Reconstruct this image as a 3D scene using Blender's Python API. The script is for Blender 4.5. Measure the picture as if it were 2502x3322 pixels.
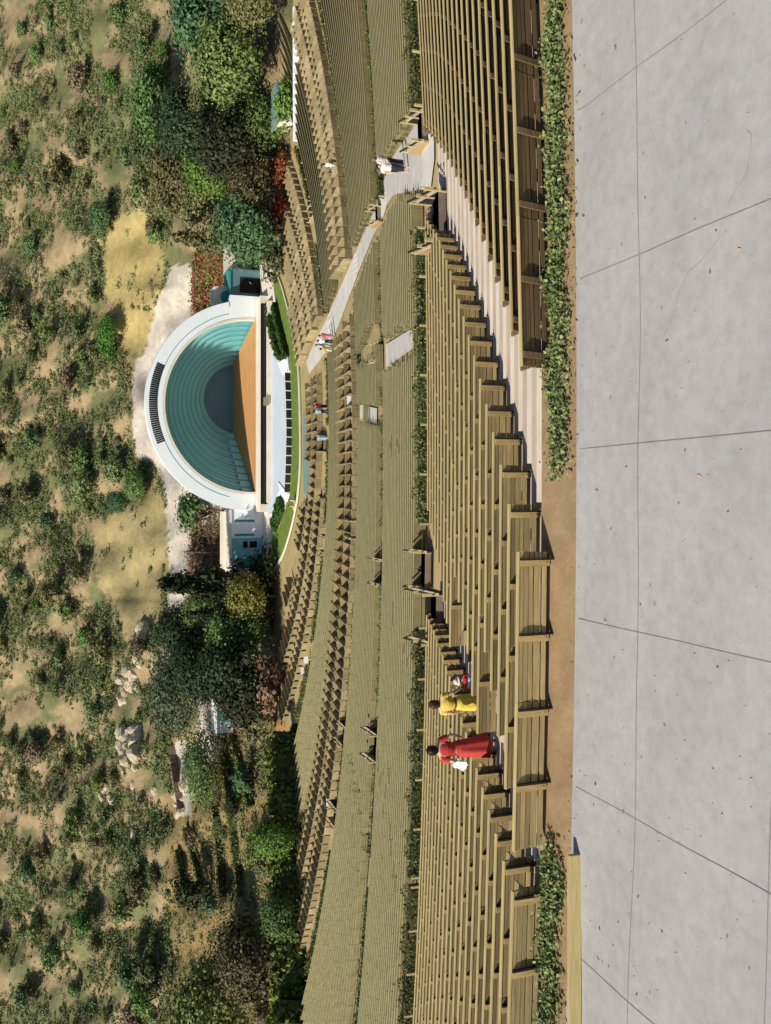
import bpy, bmesh, math, random
import numpy as np
from mathutils import Vector, Matrix, noise as mn
R = math.radians
random.seed(7); rng = np.random.default_rng(7)
for o in list(bpy.data.objects): bpy.data.objects.remove(o)
scn = bpy.context.scene
col = scn.collection

# ------------------------------------------------------------------ camera
F, CX, CY = 2812.0, 1005.0, 1620.0           # focal length and principal point in photo pixels
TH = math.atan((CX - 180.0) / F)             # pitch: the horizon sits at photo x = 180
CT, ST = math.cos(TH), math.sin(TH)
CZ = 24.7                                    # camera height above the stage floor
cd = bpy.data.cameras.new('camera'); cam = bpy.data.objects.new('camera', cd); col.objects.link(cam)
cam.matrix_world = Matrix(((0, 1, 0, 0), (-ST, 0, -CT, 0), (-CT, 0, ST, CZ), (0, 0, 0, 1)))   # on its side, as the print lies
cd.sensor_fit = 'VERTICAL'; cd.sensor_height = 36; cd.lens = F / 3322 * 36
cd.shift_x = (1251 - CX) / 3322; cd.shift_y = -(1661 - CY) / 3322
cd.clip_start = .1; cd.clip_end = 3000
scn.camera = cam
# ------------------------------------------------------------------ sky, sun, exposure
SUN_EL, SUN_PHI = R(37), R(29)               # sun from the left and behind the camera
to_sun = Vector((-math.cos(SUN_EL) * math.cos(SUN_PHI), -math.cos(SUN_EL) * math.sin(SUN_PHI), math.sin(SUN_EL)))
w = bpy.data.worlds.new('World'); scn.world = w; w.use_nodes = True
wn = w.node_tree.nodes; wl = w.node_tree.links
sk = wn.new('ShaderNodeTexSky'); sk.sky_type = 'NISHITA'; sk.sun_disc = False
sk.sun_elevation = SUN_EL; sk.sun_rotation = math.atan2(to_sun.x, to_sun.y)
sk.dust_density = .7; sk.air_density = 1.0; sk.ozone_density = 1.5
wl.new(sk.outputs[0], wn['Background'].inputs[0]); wn['Background'].inputs[1].default_value = 0.07
sd = bpy.data.lights.new('sun', 'SUN'); sd.energy = 4.9; sd.angle = R(.5); sd.color = (1, .93, .80)
so = bpy.data.objects.new('sun', sd); col.objects.link(so)
so.rotation_euler = (-to_sun).to_track_quat('-Z', 'Y').to_euler()
so.location = to_sun * 100
vs = scn.view_settings; vs.view_transform = 'Standard'; vs.look = 'None'; vs.exposure = 0.2; vs.gamma = 1; vs.use_curve_mapping = False

# ------------------------------------------------------------------ pixel <-> place
def ray(px, py):
    d = (px - CX) / F
    return Vector(((CY - py) / F, CT - d * ST, -ST - d * CT))
def at(px, py, Y):
    r = ray(px, py); s = Y / r.y
    return Vector((r.x * s, Y, CZ + r.z * s))
def onz(px, py, z):
    r = ray(px, py); s = (z - CZ) / r.z
    return Vector((r.x * s, r.y * s, z))
def proj(p):
    x, y, z = p[0], p[1], p[2] - CZ
    dep = y * CT - z * ST; up = y * ST + z * CT
    return CX - F * up / dep, CY - F * x / dep
PT = [8, 12.36, 12.37, 27.45, 27.46, 32.7, 48.6, 48.61, 51.3, 64.7, 64.71, 66.5, 71.7, 78.2, 78.21, 80.2, 85.1, 400]
PH = [8.0, 8.0, 7.86, 12.9, 14.6, 14.7, 19.44, 20.0, 20.1, 23.45, 23.75, 23.8, 24.3, 25.35, 25.6, 25.6, 25.7, 25.7]
def gz(t): return CZ - np.interp(t, PT, PH)
KT = [10, 28, 49.4, 65.5, 79, 90.2, 100]
def kk(t): return np.interp(t, KT, [.003, .0031, .00345, .0062, .0120, .0348, .05])
def xc(t): return np.interp(t, KT, [1.5, 1.5, 2.8, 3.8, 7.2, 8.8, 9.5])
def S(t, X, dz=0.0):
    return Vector((X, float(t + kk(t) * (X - xc(t)) ** 2), float(gz(t)) + dz))
def slope(t, X): return float(2 * kk(t) * (X - xc(t)))
_tt = np.arange(8, 104, .05)
def t_of(X, Y):
    yy = _tt + kk(_tt) * (X - xc(_tt)) ** 2
    i = np.searchsorted(yy, Y)
    return _tt[min(max(i, 0), len(_tt) - 1)]
_gh, _kk, _xx = np.interp(_tt, PT, PH), kk(_tt), xc(_tt)
def ground(px, py):                           # where a sight line meets the seating slope / stage ground
    r = ray(px, py); s = _gh / -r.z
    g = r.y * s - (_tt + _kk * (r.x * s - _xx) ** 2)
    i = np.nonzero((g[:-1] > 0) & (g[1:] <= 0))[0]
    if len(i) == 0: return onz(px, py, -1.0)
    i = i[0]; f = g[i] / (g[i] - g[i + 1]); q = s[i] + f * (s[i + 1] - s[i])
    return Vector((r.x * q, r.y * q, CZ + r.z * q))
def X_at(py, t):                              # lateral position of photo row py on the row line t
    X = 0.0
    for _ in range(8):
        p = S(t, X); dep = p.y * CT - (p.z - CZ) * ST
        X = (CY - py) / F * dep
    return X
_bb = {}
def inpoly(x, y, poly):
    k = id(poly)
    if k not in _bb: _bb[k] = (min(p[0] for p in poly), max(p[0] for p in poly), min(p[1] for p in poly), max(p[1] for p in poly), poly)
    q = _bb[k]
    if x < q[0] or x > q[1] or y < q[2] or y > q[3]: return False
    c = False; n = len(poly); j = n - 1
    for i in range(n):
        xi, yi = poly[i]; xj, yj = poly[j]
        if (yi > y) != (yj > y) and x < (xj - xi) * (y - yi) / (yj - yi) + xi: c = not c
        j = i
    return c

# ------------------------------------------------------------------ materials
def nt(name):
    m = bpy.data.materials.new(name); m.use_nodes = True
    return m, m.node_tree.nodes, m.node_tree.links, m.node_tree.nodes['Principled BSDF']
def mat(name, c1, c2=None, scale=4.0, rough=.8, stretch=(1, 1, 1), bump=0.0, bscale=30.0, rnd=.0, spec=.2, detail=6, coords='Object', ramp=(.3, .7), metallic=0):
    m, n, l, b = nt(name); c2 = c2 or tuple(v * .75 for v in c1)
    tc = n.new('ShaderNodeTexCoord'); mp = n.new('ShaderNodeMapping'); mp.inputs['Scale'].default_value = stretch
    l.new(tc.outputs[coords], mp.inputs[0])
    oi = n.new('ShaderNodeObjectInfo')
    if coords == 'Object':
        ad = n.new('ShaderNodeVectorMath'); ad.operation = 'MULTIPLY_ADD'
        l.new(oi.outputs['Random'], ad.inputs[0]); ad.inputs[1].default_value = (37, 51, 23); l.new(mp.outputs[0], ad.inputs[2]); vec = ad.outputs[0]
    else: vec = mp.outputs[0]
    no = n.new('ShaderNodeTexNoise'); no.inputs['Scale'].default_value = scale; no.inputs['Detail'].default_value = detail; no.inputs['Roughness'].default_value = .65
    l.new(vec, no.inputs['Vector'])
    rp = n.new('ShaderNodeValToRGB'); rp.color_ramp.elements[0].position, rp.color_ramp.elements[1].position = ramp
    rp.color_ramp.elements[0].color = (*c2, 1); rp.color_ramp.elements[1].color = (*c1, 1)
    l.new(no.outputs[0], rp.inputs[0]); out = rp.outputs[0]
    if rnd:
        hv = n.new('ShaderNodeHueSaturation'); mr = n.new('ShaderNodeMapRange'); mr.inputs['To Min'].default_value = 1 - rnd; mr.inputs['To Max'].default_value = 1 + rnd
        l.new(oi.outputs['Random'], mr.inputs[0]); l.new(mr.outputs[0], hv.inputs['Value']); l.new(out, hv.inputs['Color']); out = hv.outputs[0]
    l.new(out, b.inputs['Base Color']); b.inputs['Roughness'].default_value = rough; b.inputs['Specular IOR Level'].default_value = spec; b.inputs['Metallic'].default_value = metallic
    if bump:
        n2 = n.new('ShaderNodeTexNoise'); n2.inputs['Scale'].default_value = bscale; n2.inputs['Detail'].default_value = 4; l.new(vec, n2.inputs['Vector'])
        bp = n.new('ShaderNodeBump'); bp.inputs['Strength'].default_value = bump; bp.inputs['Distance'].default_value = .02
        l.new(n2.outputs[0], bp.inputs['Height']); l.new(bp.outputs[0], b.inputs['Normal'])
    return m
def leafmat(name, c1, c2, hue=.04):
    m, n, l, b = nt(name)
    g = n.new('ShaderNodeNewGeometry'); oi = n.new('ShaderNodeObjectInfo')
    rp = n.new('ShaderNodeValToRGB'); rp.color_ramp.elements[0].color = (*c2, 1); rp.color_ramp.elements[1].color = (*c1, 1)
    l.new(g.outputs['Random Per Island'], rp.inputs[0])
    hv = n.new('ShaderNodeHueSaturation'); mr = n.new('ShaderNodeMapRange'); mr.inputs['To Min'].default_value = .5 - hue; mr.inputs['To Max'].default_value = .5 + hue
    mv = n.new('ShaderNodeMapRange'); mv.inputs['To Min'].default_value = .75; mv.inputs['To Max'].default_value = 1.25
    mu = n.new('ShaderNodeMath'); mu.operation = 'FRACT'; mm = n.new('ShaderNodeMath'); mm.operation = 'MULTIPLY'; mm.inputs[1].default_value = 7.31
    l.new(oi.outputs['Random'], mm.inputs[0]); l.new(mm.outputs[0], mu.inputs[0]); l.new(mu.outputs[0], mv.inputs[0])
    l.new(oi.outputs['Random'], mr.inputs[0]); l.new(mr.outputs[0], hv.inputs['Hue']); l.new(mv.outputs[0], hv.inputs['Value'])
    l.new(rp.outputs[0], hv.inputs['Color']); l.new(hv.outputs[0], b.inputs['Base Color'])
    b.inputs['Roughness'].default_value = .6; b.inputs['Specular IOR Level'].default_value = .15
    return m
M = {}
WS = (.6, 9, 9)
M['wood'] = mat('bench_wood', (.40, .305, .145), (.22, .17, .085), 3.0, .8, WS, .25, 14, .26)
M['wood_shaded'] = mat('bench_wood_shaded', (.19, .125, .062), (.105, .068, .035), 3.0, .85, WS, .25, 14, .18)  # same bench wood darkened: the right block's shade put into the colour
M['rail'] = mat('rail_wood', (.58, .47, .24), (.40, .31, .14), 3.0, .75, WS, .2, 14, .10)
M['strap'] = mat('strap_wood', (.45, .33, .15), (.29, .20, .085), 4.0, .8, (6, 6, .8), .2, 14, .12)
M['iron_shade'] = mat('dark_iron_and_shade', (.03, .028, .025), (.015, .014, .013), 8, .6)  # iron parts, and the strip painted as shadow beside each bench strap
M['concrete'] = mat('pale_concrete', (.56, .455, .36), (.40, .325, .255), .9, .9, (1, 1, 1), .15, 9, 0, .1, 10)
M['step'] = mat('lit_step', (.72, .63, .53), (.56, .48, .40), 1.2, .9, (1, 1, 1), .15, 9, .06, .1, 10)  # paler than the terrace: lit and shadowed stair bands put into the tone
M['path'] = mat('white_concrete', (.66, .63, .58), (.50, .475, .43), .8, .9, (1, 1, 1), .1, 8, 0, .1, 10)
M['gravel'] = mat('grey_gravel', (.47, .455, .45), (.33, .315, .305), 5.5, .95, (1, 1, 1), .3, 170, 0, .05, 15, ramp=(.15, .75))
M['joint'] = mat('joint_dirt', (.27, .255, .235), (.19, .175, .16), 6, .95)
M['pebble'] = mat('pebble', (.45, .43, .41), (.25, .24, .23), 3, .9)
M['dirt'] = mat('dirt', (.40, .28, .16), (.25, .17, .09), 1.2, .95, (1, 1, 1), .5, 12, 0, .05, 12)
M['tan'] = mat('tan_path', (.46, .36, .18), (.34, .26, .13), .5, .95, (1, 1, 1), .2, 8, 0, .05, 10)
M['pen'] = mat('box_wood', (.37, .30, .17), (.22, .175, .095), 2.2, .85, (1, 1, 1), .2, 10, .25)
M['pen_floor_shade'] = mat('shaded_box_floor', (.13, .11, .075), (.07, .06, .04), 2, .95)  # box floors darkened: shadow of the partitions put into the colour
M['white'] = mat('white_paint', (.88, .92, .95), (.80, .85, .89), .35, .55, (1, 1, 1), .06, 6, 0, .3, 10)
M['cream'] = mat('cream_paint', (.80, .74, .64), (.66, .60, .50), .5, .7, (1, 1, 1), .1, 6, 0, .2, 10)
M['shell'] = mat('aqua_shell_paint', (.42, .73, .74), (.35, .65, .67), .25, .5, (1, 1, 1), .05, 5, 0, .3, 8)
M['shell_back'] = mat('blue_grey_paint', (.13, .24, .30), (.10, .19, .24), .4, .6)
M['turquoise'] = mat('turquoise_shade', (.24, .52, .58), (.18, .43, .49), .6, .6)  # tree shade on the white wing, put into the colour
M['edge'] = mat('ring_edge_shade', (.13, .32, .34), (.10, .26, .28), 1, .5)  # darker lines painting in the shade between the shell rings
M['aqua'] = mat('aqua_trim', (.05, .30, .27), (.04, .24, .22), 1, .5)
M['stage'] = mat('stage_boards', (.60, .32, .13), (.42, .21, .08), 1.5, .6, (.25, 3, 1), .1, 8, 0, .25, 8)
M['deck'] = mat('pale_deck', (.58, .66, .72), (.49, .57, .63), .4, .7, (1, 1, 1), .05, 8, 0, .2, 10)
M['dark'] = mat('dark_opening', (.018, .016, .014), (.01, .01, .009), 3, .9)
M['black_panel'] = mat('black_panel', (.03, .03, .032), (.015, .015, .016), 3, .7)
M['lawn'] = mat('lawn', (.19, .26, .06), (.105, .165, .03), 1.2, .95, (1, 1, 1), .6, 20, 0, .05, 14)
M['teal_floor'] = mat('green_grey_floor', (.20, .30, .27), (.15, .24, .21), .6, .9, (1, 1, 1), .05, 8, 0, .1, 8)
M['rock'] = mat('pale_rock', (.62, .54, .40), (.36, .29, .20), 1.4, .95, (1, 1, 1), .8, 5, .15, .05, 12)
M['bark'] = mat('bark', (.20, .15, .10), (.09, .065, .045), 3, .95, (1, 1, .3), .6, 12)
M['bark_pale'] = mat('pale_bark', (.62, .52, .42), (.40, .32, .25), 3, .9, (1, 1, .3), .4, 12)
M['brickred'] = mat('red_brown_board', (.36, .15, .08), (.25, .10, .05), 3, .85, WS)
LEAF = {
 'blue': leafmat('leaf_blue_green', (.14, .22, .095), (.045, .085, .035)),
 'green': leafmat('leaf_green', (.19, .26, .08), (.06, .10, .03)),
 'bright': leafmat('leaf_bright', (.17, .27, .055), (.06, .12, .02)),
 'olive': leafmat('leaf_olive', (.20, .20, .08), (.06, .065, .028)),
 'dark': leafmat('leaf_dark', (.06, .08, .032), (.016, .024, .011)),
 'lime': leafmat('leaf_lime', (.26, .27, .06), (.08, .10, .025)),
 'grey': leafmat('leaf_grey_green', (.12, .16, .085), (.045, .07, .035)),
 'dry': leafmat('leaf_dry', (.42, .30, .17), (.18, .11, .06)),
 'scrub': leafmat('leaf_scrub', (.24, .28, .11), (.09, .12, .045), .06),
 'sage': leafmat('leaf_sage', (.25, .20, .12), (.11, .085, .05), .05),
 'red': leafmat('leaf_red', (.38, .065, .04), (.10, .06, .02), .03),
 'hedge': leafmat('leaf_hedge', (.20, .21, .07), (.03, .04, .015), .02),
 'hedge_trim': leafmat('leaf_trimmed', (.075, .17, .035), (.02, .06, .012), .02),
 'ivy': leafmat('leaf_ivy', (.30, .34, .13), (.06, .085, .03), .02),
}
SKIN = mat('skin', (.66, .44, .32), (.58, .37, .26), 6, .6)
def cloth(name, c): return mat(name, c, tuple(v * .8 for v in c), 9, .85, (1, 1, 1), .1, 30)

# ------------------------------------------------------------------ builders
def tag(o, label=None, cat=None, group=None, kind=None):
    if label: o['label'] = label
    if cat: o['category'] = cat
    if group: o['group'] = group
    if kind: o['kind'] = kind
    return o
def empty(name, loc=(0, 0, 0), rz=0.0):
    o = bpy.data.objects.new(name, None); o.location = loc; o.rotation_euler = (0, 0, rz); o.empty_display_size = .2
    col.objects.link(o); return o
class MB:
    def __init__(s): s.v = []; s.f = []
    def add(s, vs, fs):
        k = len(s.v); s.v += [tuple(p) for p in vs]; s.f += [tuple(i + k for i in q) for q in fs]; return s
    def box(s, x0, x1, y0, y1, z0, z1, m=None):
        P = [Vector((x, y, z)) for z in (z0, z1) for y in (y0, y1) for x in (x0, x1)]
        if m is not None: P = [m @ p for p in P]
        return s.add(P, [(0, 2, 3, 1), (4, 5, 7, 6), (0, 1, 5, 4), (2, 6, 7, 3), (0, 4, 6, 2), (1, 3, 7, 5)])
    def bar(s, a, b, wx, wz, up=(0, 0, 1)):
        a, b = Vector(a), Vector(b); d = b - a; L = d.length; d.normalize(); u = Vector(up); sd = d.cross(u)
        if sd.length < 1e-4: sd = d.cross(Vector((1, 0, 0)))
        sd.normalize(); u = sd.cross(d)
        P = []
        for q in (a, b):
            for i, j in ((-1, -1), (1, -1), (1, 1), (-1, 1)): P.append(q + sd * (i * wx / 2) + u * (j * wz / 2))
        return s.add(P, [(3, 2, 1, 0), (4, 5, 6, 7), (0, 1, 5, 4), (1, 2, 6, 5), (2, 3, 7, 6), (3, 0, 4, 7)])
    def tube(s, pts, rad, n=7):
        pts = [Vector(p) for p in pts]; rings = []
        for i, p in enumerate(pts):
            d = (pts[min(i + 1, len(pts) - 1)] - pts[max(i - 1, 0)]).normalized()
            a = d.orthogonal().normalized(); b = d.cross(a); r = rad[i] if hasattr(rad, '__len__') else rad
            rings.append([p + a * r * math.cos(6.2832 * j / n) + b * r * math.sin(6.2832 * j / n) for j in range(n)])
        vs = [q for r_ in rings for q in r_]; fs = []
        for i in range(len(pts) - 1):
            for j in range(n): fs.append((i * n + j, i * n + (j + 1) % n, (i + 1) * n + (j + 1) % n, (i + 1) * n + j))
        fs.append(tuple(range(n - 1, -1, -1))); fs.append(tuple(range((len(pts) - 1) * n, len(pts) * n)))
        return s.add(vs, fs)
    def strip(s, A, B):
        n = len(A); return s.add(list(A) + list(B), [(i, i + 1, n + i + 1, n + i) for i in range(n - 1)])
    def prism(s, poly, z0, z1):
        n = len(poly); vs = [(p[0], p[1], z0) for p in poly] + [(p[0], p[1], z1) for p in poly]
        return s.add(vs, [tuple(range(n - 1, -1, -1)), tuple(range(n, 2 * n))] + [(i, (i + 1) % n, n + (i + 1) % n, n + i) for i in range(n)])
    def mesh(s, name, m, smooth=False):
        me = bpy.data.meshes.new(name); me.from_pydata(s.v, [], s.f); me.materials.append(m)
        bm = bmesh.new(); bm.from_mesh(me); bmesh.ops.recalc_face_normals(bm, faces=bm.faces); bm.to_mesh(me); bm.free()
        if smooth: me.polygons.foreach_set('use_smooth', [True] * len(me.polygons))
        return me
    def build(s, name, m, parent=None, smooth=False, loc=None):
        return link(name, s.mesh(name, m, smooth), parent, loc)
def link(name, me, parent=None, loc=None):
    o = bpy.data.objects.new(name, me); col.objects.link(o)
    if parent is not None: o.parent = parent
    if loc is not None: o.location = loc
    return o
def ordn(n):
    w_ = ['first', 'second', 'third', 'fourth', 'fifth', 'sixth', 'seventh', 'eighth', 'ninth', 'tenth', 'eleventh', 'twelfth']
    if n <= 12: return w_[n - 1]
    return f"{n}{'th' if 10 < n % 100 < 14 else {1: 'st', 2: 'nd', 3: 'rd'}.get(n % 10, 'th')}"
def leaves(centers, sizes, normals=None, aspect=.6, jitter=1.0):
    """many leaf faces in one mesh: numpy arrays of centres and sizes"""
    n = len(centers); c = np.asarray(centers); s = np.asarray(sizes).reshape(-1, 1)
    a = rng.normal(size=(n, 3)); 
    if normals is not None: nn = np.asarray(normals) + rng.normal(size=(n, 3)) * jitter
    else: nn = rng.normal(size=(n, 3))
    nn /= np.linalg.norm(nn, axis=1, keepdims=True) + 1e-9
    u = np.cross(nn, a); u /= np.linalg.norm(u, axis=1, keepdims=True) + 1e-9; v = np.cross(nn, u)
    bend = nn * s * .15
    P = np.stack([c - u * s, c - v * s * aspect - bend, c + u * s, c + v * s * aspect - bend], 1).reshape(-1, 3)
    return P, np.arange(4 * n).reshape(-1, 4)
def leafmesh(name, P, Fq, m):
    me = bpy.data.meshes.new(name); me.vertices.add(len(P)); me.vertices.foreach_set('co', P.astype(np.float32).ravel())
    nf = len(Fq); me.loops.add(nf * 4); me.loops.foreach_set('vertex_index', Fq.astype(np.int32).ravel())
    me.polygons.add(nf); me.polygons.foreach_set('loop_start', np.arange(0, nf * 4, 4, dtype=np.int32)); me.polygons.foreach_set('loop_total', np.full(nf, 4, dtype=np.int32))
    me.materials.append(m); me.update(calc_edges=True); me.validate(); return me

# ================================================================== SETTING: ground of the seating, stage ground, hills
XS = np.arange(-78, 79, 2.0)
def row_strip(mb, ta, za, tb, zb, x0=-78, x1=78, n=None):
    xs = np.linspace(x0, x1, n or int((x1 - x0) / 2) + 1)
    A = [(x, ta + kk(ta) * (x - xc(ta)) ** 2, za) for x in xs]; B = [(x, tb + kk(tb) * (x - xc(tb)) ** 2, zb) for x in xs]
    mb.strip(A, B)
T0, PITCH, NROW = 12.75, .75, 20
rowt = [T0 + PITCH * i for i in range(NROW)]
rowz = [CZ - (3.74 + .3336 * t) for t in rowt]
te = MB()
for i, t in enumerate(rowt):
    a, b = t - (.38 if i else .03), t + .37
    row_strip(te, a, rowz[i], b, rowz[i], -34, 34)
    if i + 1 < NROW: row_strip(te, b, rowz[i], b, rowz[i + 1], -34, 34)
row_strip(te, rowt[-1] + .37, rowz[-1], rowt[-1] + .37, CZ - 14.6, -34, 34)

tag(te.build('seating_terrace', M['concrete']), kind='structure')
gs = MB()
pts = [t for t in np.arange(27.38, 86, .0)] if False else None
brk = [27.38, 32.7, 40, 48.6, 48.61, 51.3, 58, 64.7, 64.71, 66.5, 71.7, 78.2, 78.21, 80.2, 85.1]
for a, b in zip(brk[:-1], brk[1:]):
    za = CZ - 14.6 if a < 27.46 else gz(a)
    row_strip(gs, a, za, b, gz(b), -70 if b < 66 else -52, 74 if b < 66 else 60)
tag(gs.build('seating_slope', M['tan']), kind='structure')
pl = MB(); pl.box(-75, 95, 79, 128, -1.6, -1.06); tag(pl.build('stage_ground', M['tan']), kind='structure')
# foreground behind the last row: dirt strip and a promenade of slabs
fg = MB(); row_strip(fg, 12.1, CZ - 8.0, T0 - .03, CZ - 7.985, -34, 34); row_strip(fg, T0 - .03, CZ - 7.985, T0 + .36, CZ - 7.985, -34, 34)
tag(fg.build('dirt_strip', M['dirt']), kind='structure')
fg = MB(); xs = np.linspace(-34, 34, 120); ts = list(np.linspace(12.1, 2.0, 48))
for q in range(len(ts) - 1):
    def L_(t): return [(x, t + kk(t) * (x - 1.5) ** 2, CZ - 8.0 + (.025 * math.sin(x * 1.3 + t) * math.sin(t * 1.7 - x * .4) if t < 12 else .003)) for x in xs]
    fg.strip(L_(ts[q]), L_(ts[q + 1]))
ter = fg.build('concrete_terrace', M['gravel'], None, True); tag(ter, kind='structure')
def P_(x, t, dz=.0): return Vector((x, t + kk(t) * (x - 1.5) ** 2, CZ - 8.0 + (.025 * math.sin(x * 1.3 + t) * math.sin(t * 1.7 - x * .4) if t < 12 else .003) + dz))
rg = random.Random(5)
def groove(pts, w_, m_, nm):
    mb = MB(); A, B = [], []
    for k, p in enumerate(pts):
        d = (pts[min(k + 1, len(pts) - 1)] - pts[max(k - 1, 0)]); n_ = Vector((-d.y, d.x, 0)).normalized() * w_ * (1 if nm == 'joint' else rg.uniform(.4, 1.3)); A.append(p + n_ * .5); B.append(p - n_ * .5)
    mb.strip(A, B); mb.build(nm, m_, ter)
for t in (10.55, 8.1, 5.6): groove([P_(x, t, .004) for x in np.arange(-15, 15.1, .25)], .013, M['joint'], 'joint')
for q in range(-5, 6): groove([P_(q * 2.7 + .8, t, .0045) for t in np.arange(3, 12.05, .2)], .012, M['joint'], 'joint')
for q in range(2):
    x, t, a = rg.uniform(-9, 9), rg.uniform(6, 11.5), rg.uniform(0, 6.28); L = []
    for k in range(rg.randint(10, 26)): L.append(P_(x, t, .005)); a += rg.gauss(0, .35); x += .12 * math.cos(a); t = min(t + .12 * math.sin(a), 12)
    groove(L, .005, M['joint'], 'crack')
pb = MB(); rg = random.Random(3)
for q in range(700):
    x, t = rg.uniform(-13, 13), 12.2 - 9 * rg.random() ** 1.3; r = rg.uniform(.006, .02); p = P_(x, t, .002); k = rg.uniform(0, 6.28)
    v = [p + Vector((r * math.cos(k + j * 1.571) * rg.uniform(.7, 1.3), r * math.sin(k + j * 1.571), 0)) for j in range(4)] + [p + Vector((0, 0, r * .8))]
    pb.add(v, [(0, 1, 4), (1, 2, 4), (2, 3, 4), (3, 0, 4)])
tag(pb.build('loose_gravel', M['pebble']), 'loose grey pebbles strewn over the terrace behind the benches', 'gravel', kind='stuff')
C = []
for q in range(150):
    x, t = rg.uniform(-13, 13), 12.2 - 8 * rg.random() ** 2.2; C.append(tuple(P_(x, t, .010)))
LITTER = C
# ------------------------------------------------------------------ hills: one sheet behind and beside the stage
PB = [(-1500, 950), (0, 950), (303, 955), (480, 930), (700, 926), (800, 915), (940, 775), (1800, 775), (1940, 900), (2100, 910), (2350, 915), (2400, 930), (2600, 945), (2935, 955), (3322, 965), (4900, 965)]
def pxb(py): return float(np.interp(py, [p[0] for p in PB], [p[1] for p in PB]))
_yb = {}
def ybase(py):
    k0 = math.floor(py / 40) * 40; v = []
    for k in (k0, k0 + 40):
        if k not in _yb: _yb[k] = float(np.mean([min(ground(pxb(q), q).y, 126.0) for q in (k - 60, k - 20, k, k + 20, k + 60)]))
        v.append(_yb[k])
    f = (py - k0) / 40; return v[0] * (1 - f) + v[1] * f
def hash2(x, y):
    return math.sin(x * .0131 + 1.7) * math.sin(y * .0171 + .6) + .6 * math.sin(x * .031 + y * .012) * math.sin(y * .027 - x * .01 + 2)
def hill_Y(px, py):
    b = pxb(py); yb = ybase(py); u = (b - px) / (b - 190.0)
    return yb + (174 - yb) * u + 2.2 * hash2(px, py) * min(max(u * 4, 0), 1)
def hill(px, py): return at(px, py, hill_Y(px, py))
ROAD = [(560, 860), (533, 927), (505, 990), (492, 1049), (469, 1153), (449, 1162), (433, 1194), (429, 1262), (433, 1397), (442, 1488), (492, 1501), (524, 1546), (537, 1605), (542, 1691), (551, 1804), (548, 1863), (545, 1960), (585, 2010), (600, 1960), (612, 1840), (625, 1709), (720, 1690), (740, 1400), (740, 1060), (632, 1049), (632, 914), (622, 860)]
ROAD2 = [(640, 2270), (700, 2290), (702, 2416), (706, 2440), (660, 2520), (632, 2545), (613, 2651), (600, 2640), (564, 2417), (590, 2400), (640, 2420)]
ROAD3 = [(545, 1985), (600, 2050), (615, 2130), (560, 2180), (535, 2120)]
GOLD = [(442, 678), (508, 697), (517, 758), (540, 875), (526, 959), (505, 985), (492, 1049), (469, 1148), (383, 1135), (361, 1013), (345, 927), (330, 781), (367, 711)]
OCHRE = [(415, 1623), (500, 1546), (535, 1605), (540, 1691), (550, 1849), (536, 1901), (508, 1990), (461, 2084), (414, 2107), (391, 2004), (339, 1920), (297, 1804), (316, 1714), (361, 1668)]
EARTH = [(930, 2330), (975, 2335), (978, 2400), (940, 2400), (880, 2380), (880, 2340)]
hm = MB(); cols = []
step = 7.0
pys = np.arange(-1300, 4700, 9.0); NU = 130
idx = {}
for j, py in enumerate(pys):
    b = pxb(py) + 10; top = -330 + 24 * math.sin(py * .0031) + 12 * math.sin(py * .013 + 1)
    for i in range(NU + 3):
        if i <= NU:
            px = b + (top - b) * i / NU
            p = hill(px, py); nz = .35 * math.sin(p.x * .9 + p.z) * math.sin(p.y * .7) ; p.z += nz * (i / NU)
        else:
            p = hm.v[-1]; p = Vector((p[0] * 1.08, p[1] + 30, p[2] - 9))
        hm.v.append(tuple(p))
        n1 = min(max(.5 + .9 * mn.fractal(Vector((px * .011, py * .011, 3.3)), .8, 2.0, 5), 0), 1)
        c = (.28 + .08 * n1, .215 + .06 * n1, .125 + .03 * n1)
        g1 = min(max((.55 - n1) * 4, 0), 1); c = tuple(c[q] * (1 - g1) + (.17, .175, .08)[q] * g1 for q in range(3))
        jx, jy = px + random.gauss(0, 6), py + random.gauss(0, 6)
        if py > 2380 and px > 540: c = (.27 + .05 * n1, .20 + .03 * n1, .095)
        if inpoly(jx, jy, GOLD): c = (.37 + .06 * n1, .30 + .04 * n1, .135)
        elif inpoly(jx, jy, OCHRE): c = (.33 + .05 * n1, .27 + .04 * n1, .14)
        jx, jy = px + random.gauss(0, 1.5), py + random.gauss(0, 1.5)
        if inpoly(jx, jy, ROAD) or inpoly(jx, jy, ROAD2) or inpoly(jx, jy, ROAD3): c = (.50 + .08 * n1, .445 + .07 * n1, .375 + .06 * n1)
        if inpoly(jx, jy, EARTH): c = (.42, .24, .11)
        cols.append((*c, 1))
W_ = NU + 3
for j in range(len(pys) - 1):
    for i in range(W_ - 1):
        a = j * W_ + i; hm.f.append((a, a + W_, a + W_ + 1, a + 1))
m, n, l, b = nt('hill_ground')
at_ = n.new('ShaderNodeVertexColor'); at_.layer_name = 'earth'
tc = n.new('ShaderNodeTexCoord'); no = n.new('ShaderNodeTexNoise'); no.inputs['Scale'].default_value = .55; no.inputs['Detail'].default_value = 12; no.inputs['Roughness'].default_value = .75
l.new(tc.outputs['Object'], no.inputs[0]); mr = n.new('ShaderNodeMapRange'); mr.inputs['From Min'].default_value = .3; mr.inputs['From Max'].default_value = .7; mr.inputs['To Min'].default_value = .7; mr.inputs['To Max'].default_value = 1.25
l.new(no.outputs[0], mr.inputs[0]); mx = n.new('ShaderNodeVectorMath'); mx.operation = 'MULTIPLY'; l.new(at_.outputs[0], mx.inputs[0]); l.new(mr.outputs[0], mx.inputs[1])
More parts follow.
